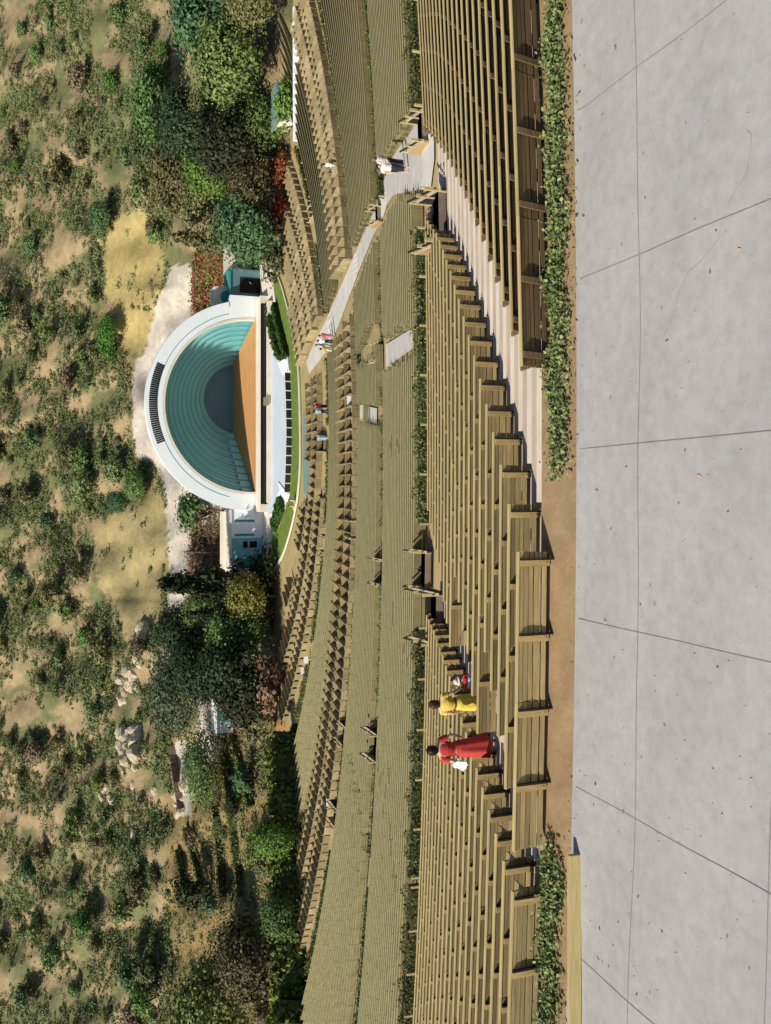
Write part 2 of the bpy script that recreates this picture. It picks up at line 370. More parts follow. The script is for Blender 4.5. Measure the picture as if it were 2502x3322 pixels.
l.new(mx.outputs[0], b.inputs['Base Color']); b.inputs['Roughness'].default_value = .95; b.inputs['Specular IOR Level'].default_value = .05
bp = n.new('ShaderNodeBump'); bp.inputs['Strength'].default_value = .8; bp.inputs['Distance'].default_value = .35; l.new(no.outputs[0], bp.inputs['Height']); l.new(bp.outputs[0], b.inputs['Normal'])
me = bpy.data.meshes.new('hillside'); me.from_pydata(hm.v, [], hm.f); me.materials.append(m)
ca = me.color_attributes.new('earth', 'FLOAT_COLOR', 'POINT'); ca.data.foreach_set('color', np.array(cols, dtype=np.float32).ravel())
me.polygons.foreach_set('use_smooth', [True] * len(me.polygons))
tag(link('hillside', me), kind='structure')

# ------------------------------------------------------------------ flat areas round the stage, drawn on the ground
def flat(name, poly, z, m, kind='structure', th=.04, resample=True):
    mb = MB(); P = [onz(x, y, z) for x, y in poly]; mb.prism([(p.x, p.y) for p in P], z - th, z)
    o = mb.build(name, m); tag(o, kind=kind); return o
LAWN_OUT = [(893, 862), (917, 924), (929, 965), (952, 1056), (968, 1150), (975, 1260), (978, 1399), (978, 1500), (972, 1590), (963, 1650), (947, 1721), (922, 1800), (895, 1846)]
LAWN_IN = [(880, 1760), (887, 1735), (905, 1712), (920, 1670), (928, 1640), (933, 1600), (941, 1520), (944, 1400), (941, 1300), (937, 1220), (933, 1165), (926, 1110), (910, 1040), (895, 985), (888, 930), (888, 862)]
def smooth_curve(pts, n=6):
    out = []
    for i in range(len(pts) - 1):
        p0 = Vector(pts[max(i - 1, 0)]); p1 = Vector(pts[i]); p2 = Vector(pts[i + 1]); p3 = Vector(pts[min(i + 2, len(pts) - 1)])
        for k in range(n):
            t = k / n; out.append(tuple(.5 * ((2 * p1) + (p2 - p0) * t + (2 * p0 - 5 * p1 + 4 * p2 - p3) * t * t + (3 * p1 - p0 - 3 * p2 + p3) * t ** 3)))
    out.append(tuple(pts[-1])); return out
lo, li = smooth_curve(LAWN_OUT), smooth_curve(LAWN_IN)
ZG = -1.06
flat('forecourt', [(826, 840), (896, 850), (892, 990), (940, 1160), (946, 1400), (940, 1600), (925, 1650), (888, 1740), (905, 1850), (880, 1870), (826, 1860)], ZG + .05, M['cream'])
flat('lawn', lo + li, ZG + .10, M['lawn'])
# tan walk outside the lawn
outer = [(x + 22 + 10 * abs(y - 1430) / 430, 1430 + (y - 1430) * 1.05) for x, y in lo]
flat('lawn_walk', lo + outer[::-1], ZG + .04, M['tan'])
kb = MB(); P = [onz(x, y, ZG) for x, y in lo]
for a, b_ in zip(P[:-1], P[1:]): kb.bar(a + Vector((0, 0, .12)), b_ + Vector((0, 0, .12)), .22, .24)
tag(kb.build('lawn_kerb', M['cream']), kind='structure')
flat('dance_floor', [(984, 1340), (1016, 1365), (1019, 1420), (1019, 1560), (1010, 1640), (985, 1590), (983, 1500)], ZG + .06, M['teal_floor'])
# ------------------------------------------------------------------ white walkways on the slope
def ribbon(name, ea, eb, m, dz=.1, n=60):
    def rs(pts):
        pts = [Vector(p) for p in pts]; L = [0]
        for a, b_ in zip(pts[:-1], pts[1:]): L.append(L[-1] + (b_ - a).length)
        out = []
        for s in np.linspace(0, L[-1], n):
            i = min(max(int(np.searchsorted(L, s)) - 1, 0), len(pts) - 2); f = (s - L[i]) / (L[i + 1] - L[i]); out.append(pts[i].lerp(pts[i + 1], f))
        return out
    A, B = rs(ea), rs(eb); NW = 14; mb = MB(); rows = []
    for a, b_ in zip(A, B):
        rows.append([ground(*a.lerp(b_, k / NW)) + Vector((0, 0, dz)) for k in range(NW + 1)])
    mb.v = [tuple(p) for r_ in rows for p in r_]
    for i in range(n - 1):
        for k in range(NW): mb.f.append((i * (NW + 1) + k, i * (NW + 1) + k + 1, (i + 1) * (NW + 1) + k + 1, (i + 1) * (NW + 1) + k))
    o = mb.build(name, m); tag(o, kind='structure'); return o
WA = [(1392, 300), (1372, 360), (1340, 430), (1300, 480), (1275, 520), (1245, 600), (1232, 660), (1190, 745), (1165, 800), (1120, 905), (1095, 960), (1060, 1040), (1020, 1120), (997, 1175)]
WB = [(1412, 300), (1416, 400), (1416, 520), (1405, 612), (1330, 622), (1285, 630), (1262, 662), (1250, 700), (1214, 770), (1164, 890), (1142, 950), (1097, 1070), (1060, 1143), (1006, 1214)]
WHITE = WA + WB[::-1]
ribbon('walkway', WA, WB, M['path'])
P1 = [(1256, 1118), (1350, 1062), (1350, 1128), (1258, 1192)]
ribbon('landing', [P1[0], P1[1]], [P1[3], P1[2]], M['path'], n=14)
P2 = [(1173, 1313), (1228, 1325), (1227, 1376), (1173, 1358)]
ribbon('landing', [P2[0], P2[1]], [P2[3], P2[2]], M['path'], n=14)
def lane(x0, y0, x1, y1, wd=9): return [(x0 - 3, y0 - wd), (x1 - 3, y1 - wd), (x1 + 3, y1 + wd), (x0 + 3, y0 + wd)]
NOBENCH = [WHITE, P1, P2, lane(1268, 1860, 1345, 2135), lane(1176, 1745, 1222, 1900), lane(1076, 1790, 1100, 1890), lane(1256, 2450, 1312, 2940, 12), lane(1150, 2420, 1190, 2900, 10), lane(1172, 1180, 1228, 1060), lane(1260, 1420, 1340, 1490, 6)]

# ================================================================== BAND SHELL AND STAGE
SXC, SZC, SYF = 12.0, .5, 109.0
bs = tag(empty('band_shell', (SXC, SYF, 0)), 'white arched concert shell with aqua stepped rings behind the orange stage', 'band shell')
def arc(r, y, a0=-4, a1=184, n=72):
    return [(.24 * max(y - 1.0, 0) + r * math.cos(R(a0 + (a1 - a0) * i / n)), y, SZC + r * math.sin(R(a0 + (a1 - a0) * i / n))) for i in range(n + 1)]
mb = MB(); RO, RI = 13.5, 11.35
mb.strip(arc(RO, 0), arc(RI, 0)); mb.strip(arc(RO, 0), arc(RO, 1.5)); mb.strip(arc(RI, 0), arc(RI, 1.0)); mb.strip(arc(RI, 1.0), arc(RI - .25, 1.0))
mb.build('frame', M['white'], bs)
mb = MB(); mb.strip(arc(RO - .01, 1.5), arc(6.2, 10.6)); mb.strip(arc(6.2, 10.6), arc(.2, 10.8)); mb.build('outer_roof', M['cream'], bs, True)
mb = MB(); mb.strip(arc(RI - .02, -.05), arc(RI - .30, -.05)); mb.strip(arc(RI - .30, -.05), arc(RI - .30, 1.02)); mb.build('inner_lip', M['cream'], bs)
mb = MB(); mb.strip(arc(RI + .72, -.012, 14, 166), arc(RI + .64, -.012, 14, 166)); mb.build('groove', M['aqua'], bs)
for s_ in (-1, 1):
    mb = MB(); mb.box(min(s_ * 11.2, s_ * 14.1), max(s_ * 11.2, s_ * 14.1), -.02, 1.6, -1.2, 1.3 if s_ < 0 else 3.3); mb.build('foot', M['white'], bs)
NR = 9
ys = [1.0 + 8.0 * i / NR for i in range(NR + 1)]; rs_ = [11.1 - 6.4 * (i / NR) ** 1.05 for i in range(NR + 1)]
for i in range(NR):
    mb = MB(); mb.strip(arc(rs_[i], ys[i] + .003), arc(rs_[i] - .08, ys[i + 1])); mb.strip(arc(rs_[i] - .08, ys[i + 1]), arc(rs_[i + 1] - .02, ys[i + 1] - .42))
    mb.strip(arc(rs_[i + 1] - .02, ys[i + 1] - .42), arc(rs_[i + 1], ys[i + 1] + .003))
    ro = mb.build('ring', M['shell'], bs)
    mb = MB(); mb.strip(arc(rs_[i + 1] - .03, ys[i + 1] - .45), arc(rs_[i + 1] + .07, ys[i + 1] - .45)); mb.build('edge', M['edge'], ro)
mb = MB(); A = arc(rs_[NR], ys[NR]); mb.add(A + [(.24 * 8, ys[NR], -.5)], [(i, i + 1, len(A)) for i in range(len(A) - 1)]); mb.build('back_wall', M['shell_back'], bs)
mb = MB(); mb.add([(-11.35, -.2, .004), (11.35, -.2, .004), (6.7, 9.0, 1.15), (-2.9, 9.0, 1.15)], [(0, 1, 2, 3)]); mb.build('stage_floor', M['stage'], bs)
for s_ in (-1,):                              # low base band inside the rings, along the floor
    mb = MB(); a = Vector((s_ * 10.9, 1.2, 0)); b_ = Vector((s_ * 4.65 + 1.9, 8.9, 1.1))
    mb.add([a, b_, b_ + Vector((0, 0, 1.0)), a + Vector((0, 0, 1.5))], [(0, 1, 2, 3)]); mb.build('base_band', M['shell'], bs)
lou = MB(); lou.box(-.10, .10, -.03, .05, -.52, .52); lm = lou.mesh('louver', M['dark'])
for k in range(38):
    a = 90 + (k - 18.5) * 1.22; o = link('louver', lm, bs, ((RO - .98) * math.cos(R(a)) , 0, SZC + (RO - .98) * math.sin(R(a)))); o.rotation_euler = (0, R(90 - a), 0)
# stage platform in front of the shell
st = tag(empty('stage', (SXC, 107, 0)), 'pale stage ledge running in front of the white shell', 'stage')
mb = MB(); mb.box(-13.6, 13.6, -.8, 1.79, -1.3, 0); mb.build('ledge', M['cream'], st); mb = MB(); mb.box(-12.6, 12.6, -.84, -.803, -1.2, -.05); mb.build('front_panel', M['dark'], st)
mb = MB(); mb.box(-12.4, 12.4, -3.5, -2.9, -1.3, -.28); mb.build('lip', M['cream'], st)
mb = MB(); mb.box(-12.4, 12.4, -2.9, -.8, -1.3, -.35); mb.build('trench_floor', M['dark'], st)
mb = MB(); mb.box(-.5, .5, -3.7, -3.52, -.4, .25); mb.build('conductor_box', M['pen'], st)
DECK = [(868, 1030), (882, 1050), (893, 1110), (905, 1168), (925, 1190), (933, 1215), (938, 1300), (940, 1400), (938, 1500), (933, 1590), (915, 1575), (902, 1600), (890, 1640), (875, 1675), (868, 1660)]
mb = MB(); mb.prism([(lambda p: (p.x, p.y))(onz(x, y, -.82)) for x, y in DECK], -1.3, -.82)
tag(mb.build('stage_deck', M['deck']), 'pale blue curved deck between the stage and the lawn', 'deck')
for k, poly in enumerate(([(903, 1178), (935, 1158), (941, 1203), (918, 1216)], [(904, 1562), (936, 1602), (929, 1628), (912, 1602)])):
    mb = MB(); P = [onz(x, y, -.8) for x, y in poly]
    mb.prism([(p.x, p.y) for p in P], -1.2, -.70)
    tag(mb.build('deck_steps', M['white']), ('white steps at the right end of the curved deck', 'white steps at the left end of the curved deck')[k], 'steps')
# low black panel fence along the deck
fe = tag(empty('panel_fence', onz(940, 1400, -1)), 'low fence of black panels with white posts between deck and lawn', 'fence')
fl = [onz(float(np.interp(y, [1205, 1300, 1400, 1500, 1600], [942, 946, 948, 946, 941])), y, -.98) for y in np.linspace(1208, 1598, 14)]
for i, p in enumerate(fl):
    q = p - fe.location; mb = MB(); mb.box(q.x - .05, q.x + .05, q.y - .05, q.y + .05, 0, .78); mb.build('post', M['white'], fe)
    if i: a = fl[i - 1] - fe.location; mb = MB(); mb.bar(a + Vector((0, 0, .36)), q + Vector((0, 0, .36)), .04, .58); mb.build('panel', M['black_panel'], fe)
# left wing
lw = tag(empty('side_wing', (-4.6, 109, 0)), 'low white stage wing with green slots left of the shell', 'building')
mb = MB(); mb.box(-4.6, 3.7, .12, 4.0, -1.2, 3.1); mb.build('wall', M['white'], lw)
mb = MB(); mb.box(-4.9, 3.2, -.1, 4.4, 3.1, 3.3); mb.build('roof', M['cream'], lw)
mb = MB(); mb.box(-4.9, 3.0, 3.6, 4.4, 3.3, 3.8); mb.build('parapet', M['cream'], lw)
for x in (1.85, .05):
    mb = MB(); mb.box(x - .13, x + .13, .06, .2, .1, 2.7); mb.build('slot', M['aqua'], lw)
mb = MB(); mb.box(-4.58, -.35, .085, .118, -1.1, 3.05); mb.build('shaded_bay', M['turquoise'], lw)  # turquoise sheet painting a tree's shadow onto the white wall
mb = MB(); mb.box(-1.6, -.8, .05, .2, -.2, 1.6); d = mb.build('door', M['dark'], lw); mb = MB(); mb.box(-1.6, -.8, .03, .045, .75, 1.0); mb.build('shutter', M['rock'], d)
mb = MB(); mb.box(-4.2, -3.1, .05, .2, .1, 2.0); mb.build('door', M['aqua'], lw)
# right wing: cream wall with an arched niche, dark open bay
rw = tag(empty('side_wing', (26.5, 110, 0)), 'cream stage wing with arched niche and dark open bay right of shell', 'building')
mb = MB(); mb.box(-2.2, 1.2, 1.6, 4.4, -1.2, 4.9); mb.build('wall', M['cream'], rw)
mb = MB(); A = [(-1.0, 0), (.75, 0), (.75, 1.7)] + [(-.125 + .875 * math.cos(R(a)), 1.7 + .875 * math.sin(R(a))) for a in range(10, 180, 12)] + [(-1.0, 1.7)]
mb.add([(x, 1.58, z + 1.5) for x, z in A], [tuple(range(len(A)))]); mb.build('niche', M['aqua'], rw)
mb = MB(); mb.box(-1.9, -.8, -1.0, 1.55, -1.2, 3.4); mb.build('pier', M['white'], rw)
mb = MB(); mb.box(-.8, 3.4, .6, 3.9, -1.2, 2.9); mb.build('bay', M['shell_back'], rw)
mb = MB(); mb.box(-.85, 3.6, .4, 4.1, 2.92, 3.15); mb.build('roof', M['aqua'], rw)
mb = MB(); mb.box(.4, 2.3, .5, .58, -1.0, 1.7); mb.build('opening', M['dark'], rw)
mb = MB(); mb.box(3.6, 9.0, 3.8, 4.1, -1.2, 3.2); mb.build('side_wall', M['cream'], rw)

# ================================================================== BENCHES of the upper block (one thing each)
BL, UNIT = 2.5, 1.25
def bench_parts(rec, wood, railm, flip=1):
    ps = []; zk = [.10, .20, .34, .44, .55, .68]; dk = [-5, -2, 2, 7, 12]; yk = [0]
    for q in range(5): yk.append(yk[-1] - (zk[q + 1] - zk[q]) * math.tan(R(dk[q] + rec)))
    def yo(z): return float(np.interp(z, zk, yk))
    for z0, z1, g in ((.556, .648, 0), (.450, .546, .006), (.366, .436, .008), (.225, .338, .008), (.118, .190, .008)):
        mb = MB(); y0, y1 = yo(z0) + g, yo(z1) + g
        mb.add([(-BL / 2 + .008, y0, z0), (BL / 2 - .008, y0, z0), (BL / 2 - .008, y1, z1), (-BL / 2 + .008, y1, z1), (-BL / 2 + .008, y0 + .04, z0), (BL / 2 - .008, y0 + .04, z0), (BL / 2 - .008, y1 + .04, z1), (-BL / 2 + .008, y1 + .04, z1)],
               [(0, 1, 2, 3), (7, 6, 5, 4), (0, 4, 5, 1), (3, 2, 6, 7), (0, 3, 7, 4), (1, 5, 6, 2)])
        ps.append(('board', mb.mesh('board', wood)))
    mb = MB(); yt = yo(.66); mb.box(-BL / 2, BL / 2, yt - .012, yt + .05, .654, .680); ps.append(('rail', mb.mesh('rail', railm)))
    for x in (flip * (BL / 2 - .19), flip * (BL / 2 - .19 - UNIT)):
        mb = MB(); y0, y1 = yo(.1) - .055, yo(.645) - .045
        w2 = .05
        mb.add([(x - w2, y0, .10), (x + w2, y0, .10), (x + w2, y1, .645), (x - w2, y1, .645), (x - w2, y0 + .034, .10), (x + w2, y0 + .034, .10), (x + w2, y1 + .034, .645), (x - w2, y1 + .034, .645)],
               [(0, 1, 2, 3), (7, 6, 5, 4), (0, 4, 5, 1), (3, 2, 6, 7), (0, 3, 7, 4), (1, 5, 6, 2)])
        mb.box(x - .012, x + .012, y0 - .012, y0, .15, .175); mb.box(x - .012, x + .012, y0 - .008, y0 + .004, .27, .295)
        ps.append(('strap', mb.mesh('strap', M['strap'] if wood is M['wood'] else wood)))
        mb = MB(); mb.box(x + .051, x + .078, -.05, .05, .0, .2); mb.add([(x + .051, y0 + .006, .1), (x + .078, y0 + .006, .1), (x + .078, y1 + .006, .64), (x + .051, y1 + .006, .64), (x + .051, y0 + .06, .1), (x + .078, y0 + .06, .1), (x + .078, y1 + .05, .64), (x + .051, y1 + .05, .64)], [(0, 1, 2, 3), (7, 6, 5, 4), (0, 4, 5, 1), (3, 2, 6, 7), (0, 3, 7, 4), (1, 5, 6, 2)]); mb.box(x - .03, x + .03, .06, .34, 0, .40); ps.append(('leg_strap_shade', mb.mesh('leg_strap_shade', M['iron_shade'])))  # leg, plus a dark strip painting the strap's cast shadow
    mb = MB(); mb.box(-BL / 2 + .01, BL / 2 - .01, .06, .19, .40, .435); mb.box(-BL / 2 + .01, BL / 2 - .01, .205, .335, .40, .435); ps.append(('seat', mb.mesh('seat', wood)))
    return ps
main_parts = bench_parts(0, M['wood'], M['rail']); right_parts = bench_parts(9, M['wood_shaded'], M['rail'], -1)
R1 = [1788, 1635, 1509, 1404, 1315, 1233, 1158, 1092, 1032, 976, 930, 885, 849, 816, 786, 762, 750, 735, 722, 710]
R2 = [1197, 1084, 988, 909, 840, 775, 724, 676, 634, 595, 564, 532, 508, 486, 471, 456, 446, 436, 426, 418]
L2 = [2873, 2777, 2690, 2615, 2543, 2481, 2422, 2367, 2319, 2270, 2230, 2187, 2154, 2121, 2095, 2068, 2043, 2025, 2008, 1992]
nb = 0; LEFT_AISLE = []; RIGHT_AISLE = []
def place_bench(i, X, parts, label, group, kink=0.0, kx=0.0):
    t = rowt[i]; p = S(t, X); p.z = rowz[i] + .002; p.y += kink * (X - kx)
    e = empty('bench', p, math.atan(slope(t, X) + kink) + random.gauss(0, .002))
    tag(e, label, 'bench', group)
    for nme, me_ in parts: link(nme, me_, e)
for i in range(NROW):
    t = rowt[i]; xr1, xr2, xl2 = X_at(R1[i], t), X_at(R2[i], t), X_at(L2[i], t); xl1 = xl2 + 1.2 if i < 10 else X_at(float(np.interp(i, [10, 12, 14, 16, 18, 19], [2034, 1975, 1890, 1835, 1785, 1765])), t)
    LEFT_AISLE.append((xl2, xl1)); RIGHT_AISLE.append((xr1, xr2))
    dep = S(t, 0).y * CT + (CZ - rowz[i]) * ST; XL, XR = (CY - 3322) / F * dep, CY / F * dep
    row = ordn(i + 1)
    c = 1; x = xr1 - BL / 2
    while x - BL / 2 > xl1 - .9:
        last = x - BL / 2 < xl1 + .2
        if i == 0 or x > -40: place_bench(i, x, main_parts, f'wooden bench {ordn(c)} left of the wide stairs, {row} row from the back', 'benches of the middle block'); c += 1
        x -= BL
    c = 1; x = xl2 - BL / 2
    while x + BL / 2 > XL - .3:
        place_bench(i, x, main_parts, f'wooden bench {ordn(c)} left of the narrow aisle, {row} row from the back', 'benches of the left block'); c += 1; x -= BL
    c = 1; x = xr2 + BL / 2
    while x - BL / 2 < XR + .3:
        place_bench(i, x, right_parts, f'shaded wooden bench {ordn(c)} right of the wide stairs, {row} row from the back', 'benches of the right block', .035, xr2); c += 1; x += BL
# concrete stair flights in the two aisles
for nm, aisle in (('stairs', RIGHT_AISLE), ('stairs', LEFT_AISLE)):
    e = empty(nm, S(rowt[10], (aisle[10][0] + aisle[10][1]) / 2)); wide = aisle is RIGHT_AISLE
    tag(e, 'wide pale concrete stairs between middle and right bench blocks' if wide else 'narrow concrete steps in the aisle behind the two women', 'stairs')
    for i, (xa, xb) in enumerate(aisle):
        if i == 0: continue
        xa, xb = min(xa, xb) + .03, max(xa, xb) - .03
        for t, z in ((rowt[i] - .36, rowz[i] + .115),):
            mb = MB(); A = S(t, xa); B = S(t, xb); A2 = S(t + .37, xa); B2 = S(t + .37, xb)
            vs = [Vector((q.x, q.y, zz)) - e.location for zz in (rowz[i] + .002, z) for q in (A, B, B2, A2)]
            mb.add(vs, [(3, 2, 1, 0), (4, 5, 6, 7), (0, 1, 5, 4), (1, 2, 6, 5), (2, 3, 7, 6), (3, 0, 4, 7)]); mb.build('step', M['step'], e)

# ------------------------------------------------------------------ the farther bench sections: rows beyond counting
far = MB(); rails = MB()
def clear(t, xa, xb, hh):
    for x in (xa, xb):
        for dz in (.05, hh * .5, hh):
            q_ = proj(S(t, x, dz))
            if any(inpoly(*q_, q) for q in NOBENCH): return False
    return True
def far_rows(ta, tb, x0, x1, hgt=.62, pitch=.75):
    t = ta
    while t <= tb:
        off = random.uniform(0, 2.2); x = x0 + off
        while x < x1:
            xa, xb = x + .012, x + UNIT - .012; px, py = proj(S(t, (xa + xb) / 2, .4))
            if not -650 < py < 3950: x += UNIT; continue
            pieces = [(xa, xb)] if clear(t, xa, xb, .62) else [q_ for q_ in ((xa, xa + .4), (xa + .41, xa + .81), (xa + .82, xb)) if clear(t, q_[0], q_[1], .62)]
            for xa, xb in pieces:
                A, B = S(t, xa), S(t, xb)
                far.bar(A + Vector((0, 0, .42)), B + Vector((0, 0, .42)), .04, .34); far.bar(A + Vector((0, 0, .15)), B + Vector((0, 0, .15)), .04, .12)
                far.bar(A + Vector((0, .25, .38)), B + Vector((0, .25, .38)), .3, .04)
                rails.bar(A + Vector((0, .0, hgt)), B + Vector((0, .0, hgt)), .06, .03)
            x += UNIT
        t += pitch
far_rows(33.1, 48.3, -40, 40); far_rows(51.8, 64.4, -52, 52); far_rows(72.2, 77.9, -52, 60)
for i in range(NROW):                         # the upper rows go on past both ends of the picture
    t = rowt[i]; dep = S(t, 0).y * CT + (CZ - rowz[i]) * ST
    for x0, x1 in ((CY / F * dep + 2.9, CY / F * dep + 9), ((CY - 3322) / F * dep - 9, (CY - 3322) / F * dep - 2.9)):
        for x in np.arange(x0, x1, BL):
            A, B = S(t, x), S(t, x + BL - .02); A.z = B.z = rowz[i]
            for z, q in ((.60, .10), (.49, .10), (.40, .07), (.28, .11), (.155, .07)): far.bar(A + Vector((0, 0, z)), B + Vector((0, 0, z)), .04, q)
            rails.bar(A + Vector((0, 0, .667)), B + Vector((0, 0, .667)), .06, .026)
M['far_wood'] = mat('far_bench_wood', (.30, .27, .14), (.185, .165, .085), 1.6, .85, (1, 1, 1), .1, 8)
tag(far.build('bench_row', M['far_wood']), 'close rows of tan wooden benches filling the lower seating tiers', 'benches', kind='stuff')
M['far_rail'] = mat('far_rail_wood', (.42, .375, .20), (.30, .265, .14), 1.6, .8)
tag(rails.build('bench_rail', M['far_rail']), 'pale top rails along the rows of the lower seating tiers', 'bench rails', kind='stuff')

# ================================================================== BOXES: open pens with partitions
PW, PD = .95, 2.2
pen_parts = []
for x in (-PW / 2,):
    mb = MB(); mb.box(x - .03, x + .03, 0, PD, 0, .80); pen_parts.append(('partition', mb.mesh('partition', M['pen'])))
mb = MB(); mb.box(-PW / 2 + .03, PW / 2 - .03, -.03, .03, 0, .62); pen_parts.append(('back_panel', mb.mesh('back_panel', M['pen'])))
mb = MB(); mb.box(-PW / 2 + .1, PW / 2 - .1, .35, .80, .36, .42); mb.box(-PW / 2 + .1, -PW / 2 + .16, .4, .7, 0, .36); mb.box(PW / 2 - .16, PW / 2 - .1, .4, .7, 0, .36); pen_parts.append(('seat', mb.mesh('seat', M['pen'])))
mb = MB(); mb.box(-PW / 2 + .1, PW / 2 - .1, 1.45, 1.9, .36, .42); mb.box(-PW / 2 + .1, PW / 2 - .1, 1.42, 1.45, .3, .78); pen_parts.append(('chair_row', mb.mesh('chair_row', M['wood'])))
mb = MB(); mb.box(-PW / 2 + .03, PW / 2 - .03, .03, PD - .03, -.03, .02); pen_parts.append(('floor', mb.mesh('floor', M['pen_floor_shade'])))
BX1 = [(925, 2330), (915, 2100), (945, 1950), (975, 1850), (990, 1750), (1003, 1660), (1020, 1600), (1020, 1350), (1003, 1240), (975, 1050), (955, 960), (932, 800), (926, 600), (928, 480), (967, 480), (1023, 768), (1042, 955), (1058, 1181), (1060, 1337), (1055, 1656), (1045, 1796), (1030, 1937), (1005, 2115), (985, 2203), (940, 2365)]
spots = []
for t in (66.7, 69.1):
    for X in np.arange(-46, 50, PW):
        spots.append((t, X, 'upper boxes'))
for j in range(8):
    t = 80.4 + PD * 1.02 * j
    for X in np.arange(-45, 60, PW):
        p = S(t, X, .2)
        if p.y < 104 and inpoly(*proj(p), BX1): spots.append((t, X, 'lower boxes'))
vis = []
for t, X, g in spots:
    p = S(t, X); px, py = proj(p)
    if -500 < py < 3800 and clear(t, X - .5, X + .5, .7): vis.append((p.y if -20 < py < 3340 else p.y + 500, t, X, g))
vis.sort(); pens = [q for q in vis[:300] if q[0] < 500]; vis_rest = [q for q in vis if q not in pens]
rown = {}
for Y, t, X, g in pens: rown.setdefault((g, round(t, 2)), []).append(X)
for k in rown: rown[k].sort(reverse=True)
tiers = {'upper boxes': sorted({k[1] for k in rown if k[0] == 'upper boxes'}), 'lower boxes': sorted({k[1] for k in rown if k[0] == 'lower boxes'})}
for Y, t, X, g in pens:
    p = S(t, X, .01); e = empty('seating_box', p, math.atan(max(min(slope(t, X), 1.2), -1.2)))
    c = rown[(g, round(t, 2))].index(X) + 1; r_ = tiers[g].index(round(t, 2)) + 1
    tag(e, f"tan wooden box pen, {ordn(c)} from the right, {ordn(r_)} row of the {'upper' if g[0] == 'u' else 'lower'} boxes", 'seating box', g)
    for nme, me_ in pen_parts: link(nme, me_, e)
rest = MB()
for Y, t, X, g in vis_rest:
    p = S(t, X, .01); m_ = Matrix.Translation(p) @ Matrix.Rotation(math.atan(max(min(slope(t, X), 1.2), -1.2)), 4, 'Z')
    rest.box(-PW / 2 - .03, -PW / 2 + .03, 0, PD, 0, .8, m_); rest.box(-PW / 2 + .04, PW / 2 - .04, -.03, .03, 0, .62, m_); rest.box(-PW / 2 + .1, PW / 2 - .1, .4, .8, .36, .42, m_)
if rest.v: tag(rest.build('seating_box_row', M['pen']), 'tan wooden box pens nearest the lawn', 'seating boxes', kind='stuff')

# ================================================================== HEDGES
def hedge_line(name, pts, wdt, hgt, lm, label, group=None, ls=.09, dens=260, core=True, flat_top=True):
    """pts: ground points along the hedge"""
    base = pts[len(pts) // 2]; e = empty(name, base); tag(e, label, 'hedge', group)
    C, S_, N = [], [], []
    mb = MB()
    for a, b_ in zip(pts[:-1], pts[1:]):
        d = b_ - a; L = d.length; nrm = Vector((-d.y, d.x, 0)).normalized(); n_ = int(L * dens)
        if n_ < 1: continue
        u = rng.random(n_); side = rng.random(n_); hh = rng.random(n_)
        for k in range(n_):
            q = a + d * u[k]
            bulge = 1 + .12 * math.sin(q.x * 3.1 + q.y) + .1 * math.sin(q.x * 7.7)
            if side[k] < .45: off = (rng.random() - .5) * wdt; z = hgt * bulge + rng.normal() * .05; nn = (0, 0, 1)
            else: s_ = -1 if rng.random() < .7 else 1; off = s_ * wdt / 2 * bulge; z = hgt * hh[k] * bulge; nn = tuple(nrm * s_)
            C.append(tuple(q + nrm * off + Vector((0, 0, z)) - base)); N.append(nn); S_.append(ls * (0.6 + .8 * rng.random()))
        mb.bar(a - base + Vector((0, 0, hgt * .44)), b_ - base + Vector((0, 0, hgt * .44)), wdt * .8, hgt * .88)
    P, Fq = leaves(np.array(C), np.array(S_), np.array(N), .62, .7)
    link('foliage', leafmesh('foliage', P, Fq, lm), e)
    if core: mb.build('leaf_core', LEAF['dark'], e)  # solid dark box inside the leaves, added to stop light leaking through
    return e
def tline(t, pa, pb_, n=None, dz=0):
    xa, xb = X_at(pa, t), X_at(pb_, t); n = n or max(int(abs(xb - xa) / 1.6), 2)
    return [S(t, x, dz) for x in np.linspace(xa, xb, n)]
HS = [
 (31.9, [(3800, 2870, 'leftmost'), (2840, 2035, 'long left'), (1700, 745, 'long middle'), (350, -480, 'right')], .55, .85, .055, 330, 'beside the upper promenade'),
 (50.2, [(3800, 2880, 'leftmost'), (2780, 2480, 'left'), (2290, 1880, 'middle left'), (1705, 1250, 'middle'), (1100, 770, 'middle right'), (640, -480, 'right')], .45, .6, .07, 170, 'behind the second bench tier'),
 (65.6, [(3800, 2760, 'leftmost'), (2600, 2420, 'left'), (2320, 1760, 'middle left'), (1670, 1410, 'middle'), (1280, 940, 'middle right'), (800, -480, 'right')], .4, .5, .08, 120, 'behind the upper boxes'),
 (79.2, [(2380, 2160, 'leftmost'), (2080, 1790, 'left'), (1700, 1425, 'middle'), (1380, 1160, 'middle right'), (1020, 790, 'right'), (700, 480, 'rightmost')], .45, .6, .09, 110, 'above the lower boxes'),
]
